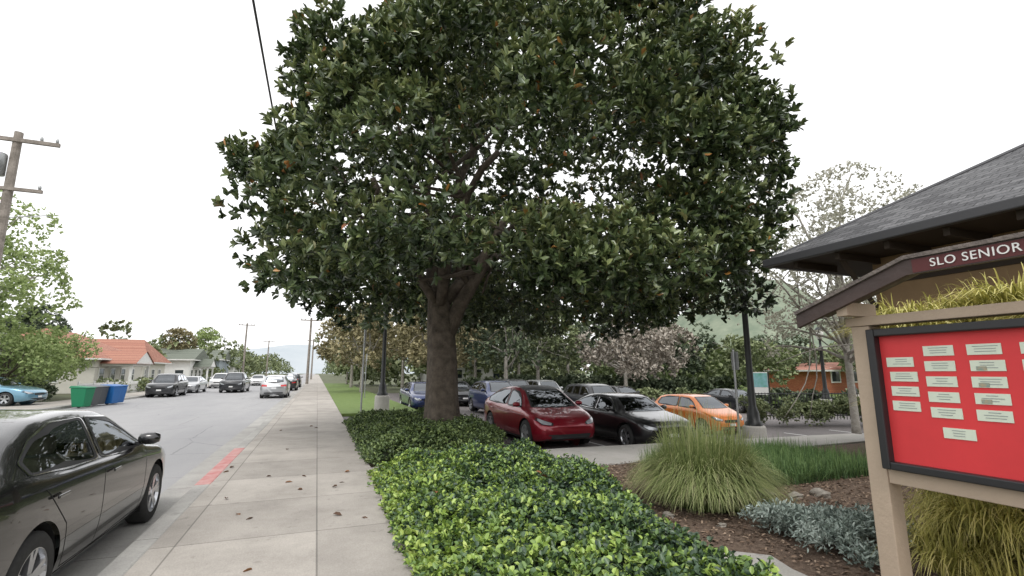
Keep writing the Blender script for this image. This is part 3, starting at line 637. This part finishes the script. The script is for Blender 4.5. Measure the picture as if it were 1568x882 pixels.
    panel('rear_window',rgP,'top',glass,1,.001); ring('rear_seal',rgP,'top',M_black,1,-.01,.045,.004)
    def strip(nm,pts,mode,mat,sgn,wd,off):
        dn=[]
        for a,b in zip(pts[:-1],pts[1:]):
            a=np.array(a);b=np.array(b);k=max(2,int(np.linalg.norm(b-a)/.06))
            for j in range(k): dn.append(a+(b-a)*j/k)
        dn.append(np.array(pts[-1])); l=[];r=[]
        for i,p in enumerate(dn):
            t=dn[min(i+1,len(dn)-1)]-dn[max(i-1,0)]; t=t/np.linalg.norm(t); nn=np.array([-t[1],t[0]])*wd/2; l.append(p-nn); r.append(p+nn)
        a=proj(l,mode,sgn,off); b=proj(r,mode,sgn,off); n=len(a)
        mk(nm,a+b,[(i,i+1,n+i+1,n+i) for i in range(n-1)],mat,e,True)
    fx=lambda a:L/2-a*L
    beltm=T['win'][0][0][1]
    d0=T['win'][0][0][0]; dm=(T['win'][0][-1][0]+T['win'][1][0][0])/2; d2=T['win'][1][-1][0]
    dl=max(d0-.01,T['wb'][0]+(rw+.14)/L)
    for s in (1,-1):
        strip('door_seam',[(fx(d0-.01),(beltm-.03)*H),(fx(dl),.36*H),(fx(dl+.01),.20*H),(fx(dm),.18*H),(fx(T['wb'][1]-.10),.19*H),(fx(T['wb'][1]-.085),.42*H),(fx(d2-.03),(beltm-.02)*H)],'side',M_dark,s,.008,.0015)
        strip('door_seam',[(fx(dm),(beltm-.01)*H),(fx(dm+.004),.18*H)],'side',M_dark,s,.008,.0015)
        strip('sill',[(fx(T['wb'][0]+.09),.155*H),(fx(T['wb'][1]-.09),.155*H)],'side',M_black,s,.05,.004)
        for hx in (dm-.045,T['wb'][1]-.05):
            p=proj([(fx(hx),(beltm-.075)*H)],'side',s,.02)[0]
            MB().box(p.x-.09,p.x+.09,min(p.y,p.y+.018*s),max(p.y,p.y+.018*s),p.z-.013,p.z+.013).obj('door_handle',paint,e,bevel=.008)
        p=proj([(fx(d0+.035),(beltm+.035)*H)],'side',s,0)[0]
        m=MB().lathe([(.001,-.10),(.05,-.095),(.075,-.05),(.08,.02),(.07,.08),(.05,.1),(.001,.1)],14,'y',(0,0,0))
        o=m.obj('mirror',paint,e,True); o.location=(p.x,p.y+.13*s,p.z+.03); o.scale=(.9,1,.85)
        MB().box(p.x-.03,p.x+.03,min(p.y-.02*s,p.y+.08*s),max(p.y-.02*s,p.y+.08*s),p.z-.03,p.z).obj('mirror_arm',M_black,e)
        hl=rounded([(s*W*.24,.425*H),(s*W*.26,.385*H),(s*W*.40,.40*H),(s*W*.46,.47*H),(s*W*.44,.51*H),(s*W*.36,.47*H)],.3)
        panel('headlamp_housing',hl,'front',M_black,1,.004); 
        cc=hl.mean(0); panel('headlamp',cc+(hl-cc)*.78,'front',M_head,1,.007)
        tl=rounded([(s*W*.24,.50*H),(s*W*.24,.575*H),(s*W*.43,.60*H),(s*W*.455,.51*H)],.3)
        panel('tail_lamp',tl,'back',M_tail,1,.006)
        for x0 in wx:
            wheel(e,x0,s*(W/2-.115),rw,s,rimc)
            li=MB(); n=20; b=0; y1=s*(W/2-.035); y0=s*W*.26
            for k in range(n+1):
                a=-.35+(math.pi+.7)*k/n
                for yy in (y0,y1): li.v.append((x0+math.cos(a)*ra,yy,rw+math.sin(a)*ra))
            for k in range(n): li.f.append((2*k,2*k+1,2*k+3,2*k+2))
            li.obj('wheel_liner',M_dark,e)
    if kind!='cross': panel('grille',rounded([(-W*.20,.35*H),(-W*.22,.42*H),(W*.22,.42*H),(W*.20,.35*H)],.2),'front',M_black,1,.006)
    panel('lower_intake',rounded([(-W*.36,.175*H),(-W*.32,.25*H),(W*.32,.25*H),(W*.36,.175*H)],.2),'front',M_black,1,.006)
    panel('rear_bumper_trim',rounded([(-W*.34,.2*H),(-W*.34,.26*H),(W*.34,.26*H),(W*.34,.2*H)],.2),'back',M_black,1,.006)
    panel('rear_plate',rounded([(-.15,.40*H),(-.15,.48*H),(.15,.48*H),(.15,.40*H)],.05),'back',M_plate,1,.012)
    if kind!='cross': panel('front_plate',rounded([(-.15,.27*H),(-.15,.33*H),(.15,.33*H),(.15,.27*H)],.05),'front',M_plate,1,.014)
    q=MB(); 
    for sx_ in (fx(.50),fx(.70)):
        for sy in (-.36,.36):
            q.box(sx_-.05,sx_+.45,sy-.24,sy+.24,.30,.30+.18*H/1.46); q.box(sx_-.16,sx_+.0,sy-.23,sy+.23,.42,.66*H+.05); q.box(sx_-.15,sx_-.05,sy-.12,sy+.12,.66*H+.08,.66*H+.26)
    q.obj('seats',seats,e,bevel=.05)
    MB().box(fx(.93),fx(.25),-W*.38,W*.38,.24,.30).box(fx(.30),fx(.24),-W*.36,W*.36,.30,.60*H).obj('floor_and_dash',M_seatd,e)
    return e
def paint(name,c,metal=.35,rough=.3): return pmat(name,c,rough,metal,coat=1)
P_black=paint('black_paint',(.006,.006,.007),0); P_grey=paint('graphite_paint',(.006,.006,.007),0,.25)
P_red=paint('red_paint',(.25,.005,.018),.4); P_or=paint('orange_paint',(.68,.18,.012),.2)
P_blue=paint('blue_paint',(.02,.04,.14),.4); P_lb=paint('light_blue_paint',(.16,.33,.45),.4); P_silver=paint('silver_paint',(.45,.46,.47),.6)
P_white=paint('white_car_paint',(.7,.7,.7),0); P_dk=paint('dark_paint',(.02,.022,.026),.2)
N=math.pi/2
car('parked_car','sedan',(-2.69,6.0),N,P_grey,seats=M_seat,trim=M_chrome,res=1.5)
car('parked_car','cross',(6.25,13.95),-N,P_red,M_glassd,rimc=M_metal,z=-.2,roofmat=M_black)
car('parked_car','sedan',(8.95,13.25),-N,P_black,M_glassd,trim=M_chrome,z=-.31)
car('parked_car','hatch',(15.5,17.3),-N,P_or,M_glassd,z=-.75)
car('parked_car','sedan',(5.3,26.5),-N,P_blue,M_glassd,res=.6,z=-.15)
car('parked_car','hatch',(8.4,23.5),-N,P_blue,M_glassd,res=.6,z=-.2)
car('parked_car','suv',(13.6,22.5),-N,P_dk,M_glassd,res=.6,z=-.5)
car('parked_car','suv',(10.8,27),-N,P_dk,M_glassd,res=.6,z=-.3)
for i,(x,y,kd,pt) in enumerate(((8.2,30.5,'sedan',P_dk),(14.2,30,'suv',P_silver),(19.5,29,'sedan',P_dk),(26,25.5,'sedan',P_dk))): car('parked_car',kd,(x,y),-N,pt,M_glassd,res=.5,z=dip(x,y))
car('parked_car','sedan',(-15.6,33),math.radians(-8),P_lb,M_glassd,res=.6,z=.13)
car('parked_car','suv',(-10.5,44.5),-N,P_dk,M_glassd,res=.6)
car('parked_car','sedan',(-10.5,52),-N,P_silver,M_glassd,res=.5)
car('pickup_truck','pickup',(-7.0,52),-N,P_dk,M_glassd,res=.5)
car('moving_car','hatch',(-2.75,40),N,P_silver,M_glassd,res=.6)
car('parked_car','sedan',(-2.7,55),N,P_dk,M_glassd,res=.5)
car('parked_car','suv',(-2.7,66),N,P_dk,M_glassd,res=.5)
car('moving_car','sedan',(-7.5,76),-N,P_white,M_glassd,res=.5)
car('parked_car','suv',(-10.4,66),-N,P_white,M_glassd,res=.5)

# ------------------------------------------------------------------ street furniture
def lamp(x,y,z,h=5.2):
    e=empty('street_lamp',(x,y,z))
    MB().lathe([(.001,.78),(.29,.78),(.32,.72),(.33,.05),(.35,0)],24).obj('concrete_base',M_conc,e,True,)
    MB().lathe([(.24,.78),(.24,.86),(.18,.92),(.17,1.15),(.12,1.3),(.105,1.35),(.09,2.5),(.08,h-.6),(.11,h-.55),(.11,h-.45),(.06,h-.4),(.06,h-.1),(.12,h),(.001,h)],20).obj('post',M_post,e,True)
    MB().lathe([(.12,h),(.19,h+.15),(.2,h+.4),(.14,h+.5)],16).obj('globe',pmat('lamp_glass',(.7,.7,.66),.3),e,True)
    MB().lathe([(.22,h+.48),(.16,h+.58),(.05,h+.66),(.001,h+.75)],16).obj('cap',M_post,e,True)
lamp(2.75,22.6,.0,5.4); lamp(12.05,11.05,dip(12.05,11.05)-.03,5.6); lamp(25.5,18.5,-.4,4.0); lamp(30,20,-.3,4.2)
def signpost(x,y,z,h,nm='sign_post'):
    e=empty(nm,(x,y,z)); MB().tube([(0,0,0),(0,0,h)],[.03,.03],8).obj('pole',M_metal,e)
    MB().box(-.15,.15,-.035,-.03,h-.5,h-.05).obj('plate',M_metal,e,bevel=.002)
    MB().box(-.13,.13,-.038,-.0355,h-.48,h-.07).obj('face',M_white,e); e.rotation_euler[2]=1.35
signpost(1.45,17.5,.1,3.3); signpost(9.7,9.35,.05,2.3)
signpost(3.0,34,0,3,)
M_wood=pmat('weathered_wood',(.16,.14,.12),.9,c2=(.34,.30,.265),scale=4,bump=.5)
def upole(x,y,h,two=True,rot=0,tr=True):
    e=empty('utility_pole',(x,y,0),rot); m=MB().tube([(0,0,0),(0,0,h)],[.2,.14],12)
    m.box(-1.4,1.4,-.18,-.06,h-.45,h-.3)
    if two: m.box(-1.1,1.1,-.18,-.06,h-2.5,h-2.37)
    m.obj('pole',M_wood,e)
    q=MB()
    for sx in (-1.3,-.8,.8,1.3): q.lathe([(.03,h-.3),(.06,h-.24),(.05,h-.16),(.03,h-.1),(.001,h-.1)],10,'z',(sx,-.12,0))
    if two:
        for sx in (-1.0,1.0): q.lathe([(.03,h-2.37),(.06,h-2.3),(.05,h-2.2),(.001,h-2.18)],10,'z',(sx,-.12,0))
    q.obj('insulators',M_metal,e,True)
    if tr:
        MB().lathe([(.001,h-1.0),(.24,h-1.02),(.26,h-1.1),(.26,h-1.9),(.001,h-1.92)],16,'z',(-.42,-.1,0)).obj('transformer',M_metal,e,True)
        MB().tube([(0,0,h-3.6),(1.3,-.1,h-3.4),(1.5,-.1,h-3.42)],[.02,.02,.02],6).obj('bracket_arm',M_metal,e)
upole(-11.9,24.4,11.4)
upole(-13,104,11.0,False,0,False); upole(-13,150,10.5,False,0,False); upole(-1.3,76,9.6,False,0,False); upole(-1.3,125,9.6,False,0,False)
e=empty('power_line')
def wire(a,b,sag=.6,r=.012):
    a=np.array(a,float);b=np.array(b,float); pts=[a+(b-a)*t-np.array([0,0,sag*4*t*(1-t)]) for t in np.linspace(0,1,24)]
    MB().tube(pts,[r]*24,5).obj('wire',M_black,e)
wire((-1.76,-12,9.2),(-1.3,76,9.4),.3,.026)
def bin_(x,y,mat,rz):
    e=empty('wheelie_bin',(x,y,0.0),rz)
    m=MB(); b=0
    m.v+=[(-.25,-.3,.08),(.25,-.3,.08),(.25,.25,.08),(-.25,.25,.08),(-.33,-.38,1.0),(.33,-.38,1.0),(.33,.36,1.0),(-.33,.36,1.0)]
    m.f+=[(3,2,1,0),(4,5,6,7),(0,1,5,4),(1,2,6,5),(2,3,7,6),(3,0,4,7)]; m.obj('tub',mat,e,bevel=.03)
    q=MB(); q.v+=[(-.36,-.42,1.002),(.36,-.42,1.002),(.36,.42,1.002),(-.36,.42,1.002),(-.33,-.38,1.05),(.33,-.38,1.05),(.33,.38,1.12),(-.33,.38,1.12)]
    q.f+=[(3,2,1,0),(4,5,6,7),(0,1,5,4),(1,2,6,5),(2,3,7,6),(3,0,4,7)]; q.obj('lid',mat,e,bevel=.02)
    MB().tube([(-.3,.42,1.02),(.3,.42,1.02)],[.02,.02],8).obj('handle',M_black,e)
    MB().lathe([(.001,-.34),(.11,-.34),(.11,-.28),(.001,-.28)],16,'y',(0,0,0)).obj('wheel',M_rubber,e).rotation_euler[2]=N
    e.children[-1].location=(0,.3,.11)
for c in ((-11.0,31.3,(.005,.18,.08),'green_bin'),(-11.1,33.4,(.08,.085,.09),'grey_bin'),(-10.7,34.0,(.015,.12,.36),'blue_bin'),(-10.7,34.9,(.015,.12,.36),'blue_bin'),(-11.1,32.5,(.08,.085,.09),'grey_bin')):
    bin_(c[0],c[1],pmat(c[3]+'_plastic',c[2],.45),1.3)

# ------------------------------------------------------------------ notice board kiosk (faces -X)
kx=empty('notice_board',(0,0,0))
M_tan=pmat('tan_paint',(.46,.36,.27),.65,var=.06,scale=4,bump=.15,bscale=40)
M_brn=pmat('brown_paint',(.05,.03,.025),.5,var=.2,scale=6,bump=.2)
M_redb=pmat('red_board',(.66,.04,.045),.6,var=.08,scale=2)
MB().box(3.79,3.93,2.36,2.49,0.0,2.13).box(3.79,3.93,.42,.56,0.0,2.13).obj('posts',M_tan,kx,bevel=.006)
MB().box(3.775,3.945,.40,2.52,2.132,2.20).box(3.80,3.92,.56,2.36,1.02,1.12).obj('rails',M_tan,kx,bevel=.006)
fr=MB(); fr.box(3.74,3.90,.56,.615,1.122,2.10).box(3.74,3.90,2.305,2.36,1.122,2.10).box(3.741,3.90,.615,2.305,2.045,2.099).box(3.741,3.90,.615,2.305,1.123,1.175)
fr.obj('black_frame',M_black,kx,bevel=.008)
MB().box(3.80,3.86,.615,2.305,1.175,2.045).obj('red_panel',M_redb,kx)
cards=MB(); ink=MB(); pic=MB(); M_card=pmat('paper',(.66,.72,.60),.8,var=.03,scale=10)
lay=[(2.18,[1.86,1.76,1.66,1.56]),(1.955,[1.93,1.83,1.73,1.63,1.53,1.405] ),(1.71,[1.93,1.83,1.73,1.63,1.53]),(1.46,[1.93,1.83,1.73,1.63,1.53]),(1.21,[1.86,1.76,1.66,1.56]),(.97,[1.93,1.83,1.73])]
for yc,zs in lay:
    for z in zs:
        j=rng.normal(0,.004); yc2=yc-(.05 if z<1.45 else 0)
        cards.box(3.795,3.799,yc2-.085+j,yc2+.085+j,z-.033,z+.033)
        for r in range(3):
            wd=rng.uniform(.03,.07); ink.box(3.7925,3.7945,yc2-wd,yc2+wd*.8,z+.018-r*.016,z+.0205-r*.016)
        if rng.random()<.3: pic.box(3.791,3.7945,yc2+.0,yc2+.05,z-.028,z-.004)
cards.obj('cards',M_card,kx); ink.obj('printed_lines',pmat('ink',(.2,.22,.25),.8),kx); pic.obj('pictures',pmat('photo_print',(.15,.3,.3),.5,c2=(.5,.35,.2),scale=30),kx)
def fascia(x0,x1,name,mat,dz0,dz1):
    prof=[(2.76,2.19),(1.94,2.47),(.92,2.47),(.10,2.19)]; m=MB()
    for (ya,za),(yb,zb_) in zip(prof[:-1],prof[1:]):
        b=len(m.v)
        for x in (x0,x1): m.v+=[(x,ya,za+dz0),(x,yb,zb_+dz0),(x,yb,zb_+dz1),(x,ya,za+dz1)]
        m.f+=[(b,b+1,b+2,b+3),(b+7,b+6,b+5,b+4),(b,b+4,b+5,b+1),(b+3,b+2,b+6,b+7),(b,b+3,b+7,b+4),(b+1,b+5,b+6,b+2)]
    return m.obj(name,mat,kx)
fascia(3.56,3.60,'fascia_board',M_brn,-.05,.05)
fascia(3.54,3.95,'roof_deck',pmat('kiosk_shingle',(.09,.075,.07),.9,c2=(.2,.17,.15),scale=14,bump=.5),.052,.078)
MB().box(3.604,3.93,2.38,2.46,2.203,2.30).box(3.604,3.93,.44,.52,2.203,2.30).obj('knee_blocks',M_tan,kx)
cu=bpy.data.curves.new('lettering','FONT'); cu.body='SLO SENIOR CENTER'; cu.size=.074; cu.extrude=.003; cu.align_x='CENTER'; cu.align_y='CENTER'; cu.space_character=1.10; cu.offset=0
to=bpy.data.objects.new('lettering',cu); link(to,kx); to.location=(3.553,1.42,2.47); to.rotation_euler=(N,0,-N); cu.materials.append(M_white)
MB().box(3.557,3.5595,.96,1.90,2.427,2.513).obj('letter_panel',pmat('maroon',(.09,.015,.015),.6),kx)

# ------------------------------------------------------------------ senior center building
bd=empty('senior_center_building')
M_wall=pmat('brown_siding',(.26,.17,.09),.8,var=.1,scale=3)
def shingle(name,c1,c2,rows=.14,axis='y'):
    m,nt,b=newmat(name); tc=nt.nodes.new('ShaderNodeTexCoord'); se=nt.nodes.new('ShaderNodeSeparateXYZ'); nt.links.new(tc.outputs['Object'],se.inputs[0])
    ad=nt.nodes.new('ShaderNodeMath'); ad.operation='ADD'; nt.links.new(se.outputs['X'],ad.inputs[0]); nt.links.new(se.outputs['Y'],ad.inputs[1])
    ml=nt.nodes.new('ShaderNodeMath'); ml.operation='MULTIPLY'; ml.inputs[1].default_value=1.9; nt.links.new(se.outputs['Z'],ml.inputs[0])
    cb=nt.nodes.new('ShaderNodeCombineXYZ'); nt.links.new(ad.outputs[0] if axis=='xy' else se.outputs['Y'],cb.inputs[0]); nt.links.new(ml.outputs[0],cb.inputs[1])
    br=nt.nodes.new('ShaderNodeTexBrick'); br.inputs['Scale'].default_value=1; br.inputs['Brick Width'].default_value=.3; br.inputs['Row Height'].default_value=rows
    br.inputs['Mortar Size'].default_value=.008; br.inputs['Mortar'].default_value=(*[x*.35 for x in c1],1); br.inputs['Color1'].default_value=(*c1,1); br.inputs['Color2'].default_value=(*c2,1)
    nt.links.new(cb.outputs[0],br.inputs['Vector'])
    n=nt.nodes.new('ShaderNodeTexNoise'); n.inputs['Scale'].default_value=25; nt.links.new(tc.outputs['Object'],n.inputs['Vector'])
    mr=nt.nodes.new('ShaderNodeMapRange'); mr.inputs[1].default_value=.3; mr.inputs[2].default_value=.7; mr.inputs[3].default_value=.7; mr.inputs[4].default_value=1.25; nt.links.new(n.outputs['Fac'],mr.inputs[0])
    q=nt.nodes.new('ShaderNodeMixRGB'); q.blend_type='MULTIPLY'; q.inputs[0].default_value=1; nt.links.new(br.outputs[0],q.inputs[1]); nt.links.new(mr.outputs[0],q.inputs[2])
    nt.links.new(q.outputs[0],b.inputs['Base Color']); b.inputs['Roughness'].default_value=.92
    bp=nt.nodes.new('ShaderNodeBump'); bp.inputs['Strength'].default_value=.6; bp.inputs['Distance'].default_value=.02; nt.links.new(br.outputs['Fac'],bp.inputs['Height']); bp.invert=True
    nt.links.new(bp.outputs[0],b.inputs['Normal']); return m
M_sh=shingle('asphalt_shingle',(.08,.08,.085),(.17,.17,.175))
X0,X1,Y0,Y1,ZE=8.2,19.2,-14,6.8,4.0; hw=(X1-X0)/2; ZR=ZE+.57*hw
MB().box(X0+1.2,X1-1.2,Y0+1.2,Y1-1.15,0,ZE-.16).obj('walls',M_wall,bd)
v=[(X0,Y0,ZE),(X1,Y0,ZE),(X1,Y1,ZE),(X0,Y1,ZE),(X0+hw,Y0+hw,ZR),(X0+hw,Y1-hw,ZR)]
mk('roof',v,[(0,4,5,3),(1,2,5,4),(0,1,4),(2,3,5)],M_sh,bd)
M_sof=pmat('soffit_brown',(.04,.028,.02),.8)
MB().box(X0+.03,X1-.03,Y0+.03,Y1-.03,ZE-.15,ZE-.03).obj('soffit',M_sof,bd)
M_gut=pmat('gutter_grey',(.055,.055,.06),.5)
g=MB(); g.box(X0-.10,X0+.025,Y0,Y1+.1,ZE-.16,ZE-.01); g.box(X0+.03,X1,Y1-.025,Y1+.1,ZE-.16,ZE-.01); g.obj('gutter',M_gut,bd,bevel=.02)
MB().tube([(X0+.05,Y1-.02,ZE),(X0+hw,Y1-hw,ZR+.02)],[.05,.05],6).obj('hip_cap',M_gut,bd)
b=MB()
for y in (Y1-1.2,Y1-4.5,Y1-8): b.tube([(X0+.25,y+.02,ZE-.17),(X0+1.2,y+.02,ZE-1.15)],[.06,.06],4)
for i in range(26): b.box(X0+.1,X0+1.2,Y1-.5-i*.8,Y1-.42-i*.8,ZE-.27,ZE-.152)
b.box(X0+1.17,X0+1.199,Y0+1.2,Y1-1.15,ZE-.65,ZE-.4); b.obj('brackets_and_rafters',M_sof,bd)
w_=MB(); f_=MB()
for y in (3.2,0,-4):
    w_.box(X0+1.185,X0+1.199,y-.7,y+.7,1.0,2.6); f_.box(X0+1.16,X0+1.198,y-.8,y-.7,.9,2.7).box(X0+1.16,X0+1.198,y+.7,y+.8,.9,2.7).box(X0+1.161,X0+1.198,y-.7,y+.7,2.6,2.7).box(X0+1.161,X0+1.198,y-.7,y+.7,.9,1.0).box(X0+1.17,X0+1.184,y-.03,y+.03,1.0,2.6)
w_.obj('windows',M_winglass,bd); f_.obj('window_frames',M_tan,bd)

# ------------------------------------------------------------------ houses
M_redt=shingle('clay_tile',(.33,.14,.10),(.42,.21,.15),.3)
M_gray=shingle('grey_shingle',(.14,.16,.13),(.2,.22,.18),.25)
M_cream=pmat('cream_wall',(.62,.6,.54),.8,var=.06,scale=2); M_blu=pmat('bluegrey_wall',(.3,.35,.38),.8,var=.06,scale=2); M_grn=pmat('green_wall',(.22,.27,.2),.8,var=.06,scale=2)
M_brick=shingle('brick',(.42,.13,.07),(.5,.2,.1),.09)
def house(name,x0,x1,y0,y1,h,rz,wall,roof,ridge='y',porch=None,ov=.5,hip=0):
    e=empty(name)
    MB().box(x0,x1,y0,y1,0,h).obj('walls',wall,e)
    a,b,c,d=x0-ov,x1+ov,y0-ov,y1+ov; t=.14
    if ridge=='y': top=[((a+b)/2,c+hip,h+rz),((a+b)/2,d-hip,h+rz)]; fs=[(0,4,5,3),(1,2,5,4),(0,1,4),(2,3,5)]
    else: top=[(a+hip,(c+d)/2,h+rz),(b-hip,(c+d)/2,h+rz)]; fs=[(0,1,5,4),(2,3,4,5),(0,4,3),(1,2,5)]
    mk('roof',[(a,c,h),(b,c,h),(b,d,h),(a,d,h)]+top,fs+[(3,2,1,0)],roof,e)
    MB().box(a,b,c-.05,d+.05,h-t,h-.004).obj('fascia',M_white,e)
    w_=MB(); f_=MB()
    for y in np.arange(y0+1.4,y1-1,2.6):
        w_.box(x1,x1+.03,y-.5,y+.5,1.0,2.1); f_.box(x1,x1+.06,y-.6,y-.5,.9,2.2).box(x1,x1+.06,y+.5,y+.6,.9,2.2).box(x1,x1+.058,y-.5,y+.5,2.1,2.2).box(x1,x1+.058,y-.5,y+.5,.9,1.0).box(x1,x1+.045,y-.5,y+.5,1.52,1.57)
    for x in np.arange(x0+1.4,x1-1,2.8):
        w_.box(x-.5,x+.5,y0-.03,y0,1.0,2.1); f_.box(x-.6,x-.5,y0-.06,y0,.9,2.2).box(x+.5,x+.6,y0-.06,y0,.9,2.2).box(x-.5,x+.5,y0-.058,y0,2.1,2.2).box(x-.5,x+.5,y0-.058,y0,.9,1.0)
    w_.obj('windows',M_winglass,e); f_.obj('window_frames',M_white,e)
    if porch:
        p0,p1,px=porch; q=MB()
        for y in (p0+.15,p1-.15): q.box(px-.25,px-.05,y-.1,y+.1,0,2.35)
        q.box(x1+.1,px,p0,p1,2.35,2.55).box(x1,px,p0,p1,0,.3); q.obj('porch',M_white,e)
        ym=(p0+p1)/2; mk('porch_roof',[(x1-1,p0-.3,2.56),(px+.3,p0-.3,2.56),(px+.3,p1+.3,2.56),(x1-1,p1+.3,2.56),(x1-1,ym,3.8),(px+.3,ym,3.8)],[(0,1,5,4),(2,3,4,5),(0,3,2,1)],roof,e)
        mk('porch_gable',[(px+.2,p0-.2,2.57),(px+.2,p1+.2,2.57),(px+.2,ym,3.72)],[(0,1,2)],M_white,e)
    return e
house('bungalow_house',-29,-18.6,37,47,3.0,3.0,M_grn,M_gray,'y',None,.6,3)
house('tile_roof_house',-28,-18,53,65,3.0,2.7,M_cream,M_redt,'y',(54,59,-15.6),.6,3.5)
house('tile_roof_house',-30,-19,69,78,3.0,2.8,M_cream,M_redt,'x',None,.6,2)
house('bungalow_house',-28,-17,82,92,3.6,1.7,M_white,M_gray,'x',(84,88,-15),.6)
house('bungalow_house',-27,-16,98,108,4.0,1.8,M_blu,M_gray,'x',None,.6)
house('bungalow_house',-26,-16,114,124,3.0,2.0,M_white,M_gray,'x',None,.6)
house('brick_building',40,50,29,35,2.0,.7,M_brick,M_redt,'y',None,.4,1)
house('bungalow_house',14,26,66,74,3,2,M_white,M_gray,'x')
fe=MB()
for y in np.arange(40.5,60,.16): fe.box(-14.5,-14.46,y,y+.09,.1,1.05)
fe.box(-14.45,-14.40,40.4,60,.3,.38).box(-14.45,-14.40,40.4,60,.8,.88)
for y in np.arange(40.4,60,2.4): fe.box(-14.52,-14.42,y-.06,y+.06,.1,1.2)
fe.obj('picket_fence',M_white)
mf=MB()
for t in np.linspace(0,1,60): 
    x=21+9*t; y=19.2-3.6*t; mf.box(x-.012,x+.012,y-.012,y+.012,-.6,.75)
mf.tube([(21,19.2,.7),(30,15.6,.7)],[.025,.025],6); mf.tube([(21,19.2,-.4),(30,15.6,-.4)],[.025,.025],6); mf.obj('metal_fence',M_post)
e=empty('park_sign',(22.2,19.8,-.5),-.7)
MB().box(-.5,-.44,-.04,.04,0,2.3).box(.44,.5,-.04,.04,0,2.3).obj('posts',M_post,e); MB().box(-.44,.44,-.02,.02,1.1,2.3).obj('panel',M_white,e); MB().box(-.42,.42,-.026,-.0215,1.5,2.25).obj('picture',pmat('sign_green',(.1,.35,.25),.5,c2=(.3,.5,.6),scale=3),e)

# ------------------------------------------------------------------ hills
def hill(cx,cy,rx,ry,h,mat,nm='hill'):
    n=48; v=[];f=[]; p=rng.uniform(0,6.3,6)
    for j in range(n+1):
        for i in range(n+1):
            a=i/n*2-1; b=j/n*2-1; r=math.hypot(a,b); z=h*max(0,math.cos(min(r,1)*math.pi/2))**1.4*(1+.16*math.sin(a*5+p[0])*math.sin(b*4+p[1])+.07*math.sin(a*13+p[2])*math.sin(b*11+p[3]))
            v.append((cx+a*rx,cy+b*ry,z-.5))
    for j in range(n):
        for i in range(n): f.append((j*(n+1)+i,j*(n+1)+i+1,(j+1)*(n+1)+i+1,(j+1)*(n+1)+i))
    mk(nm,v,f,mat,smooth=True)
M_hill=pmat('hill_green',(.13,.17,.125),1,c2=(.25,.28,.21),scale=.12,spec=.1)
M_far=pmat('hill_far',(.38,.42,.45),1,c2=(.45,.48,.50),scale=.01,spec=0)  # hill colours kept pale: distance haze painted in, no atmosphere
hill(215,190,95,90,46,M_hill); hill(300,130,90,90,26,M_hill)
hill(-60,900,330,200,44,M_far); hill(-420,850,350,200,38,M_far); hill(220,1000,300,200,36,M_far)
print('TRIS',sum(len(m.polygons) for m in bpy.data.meshes))
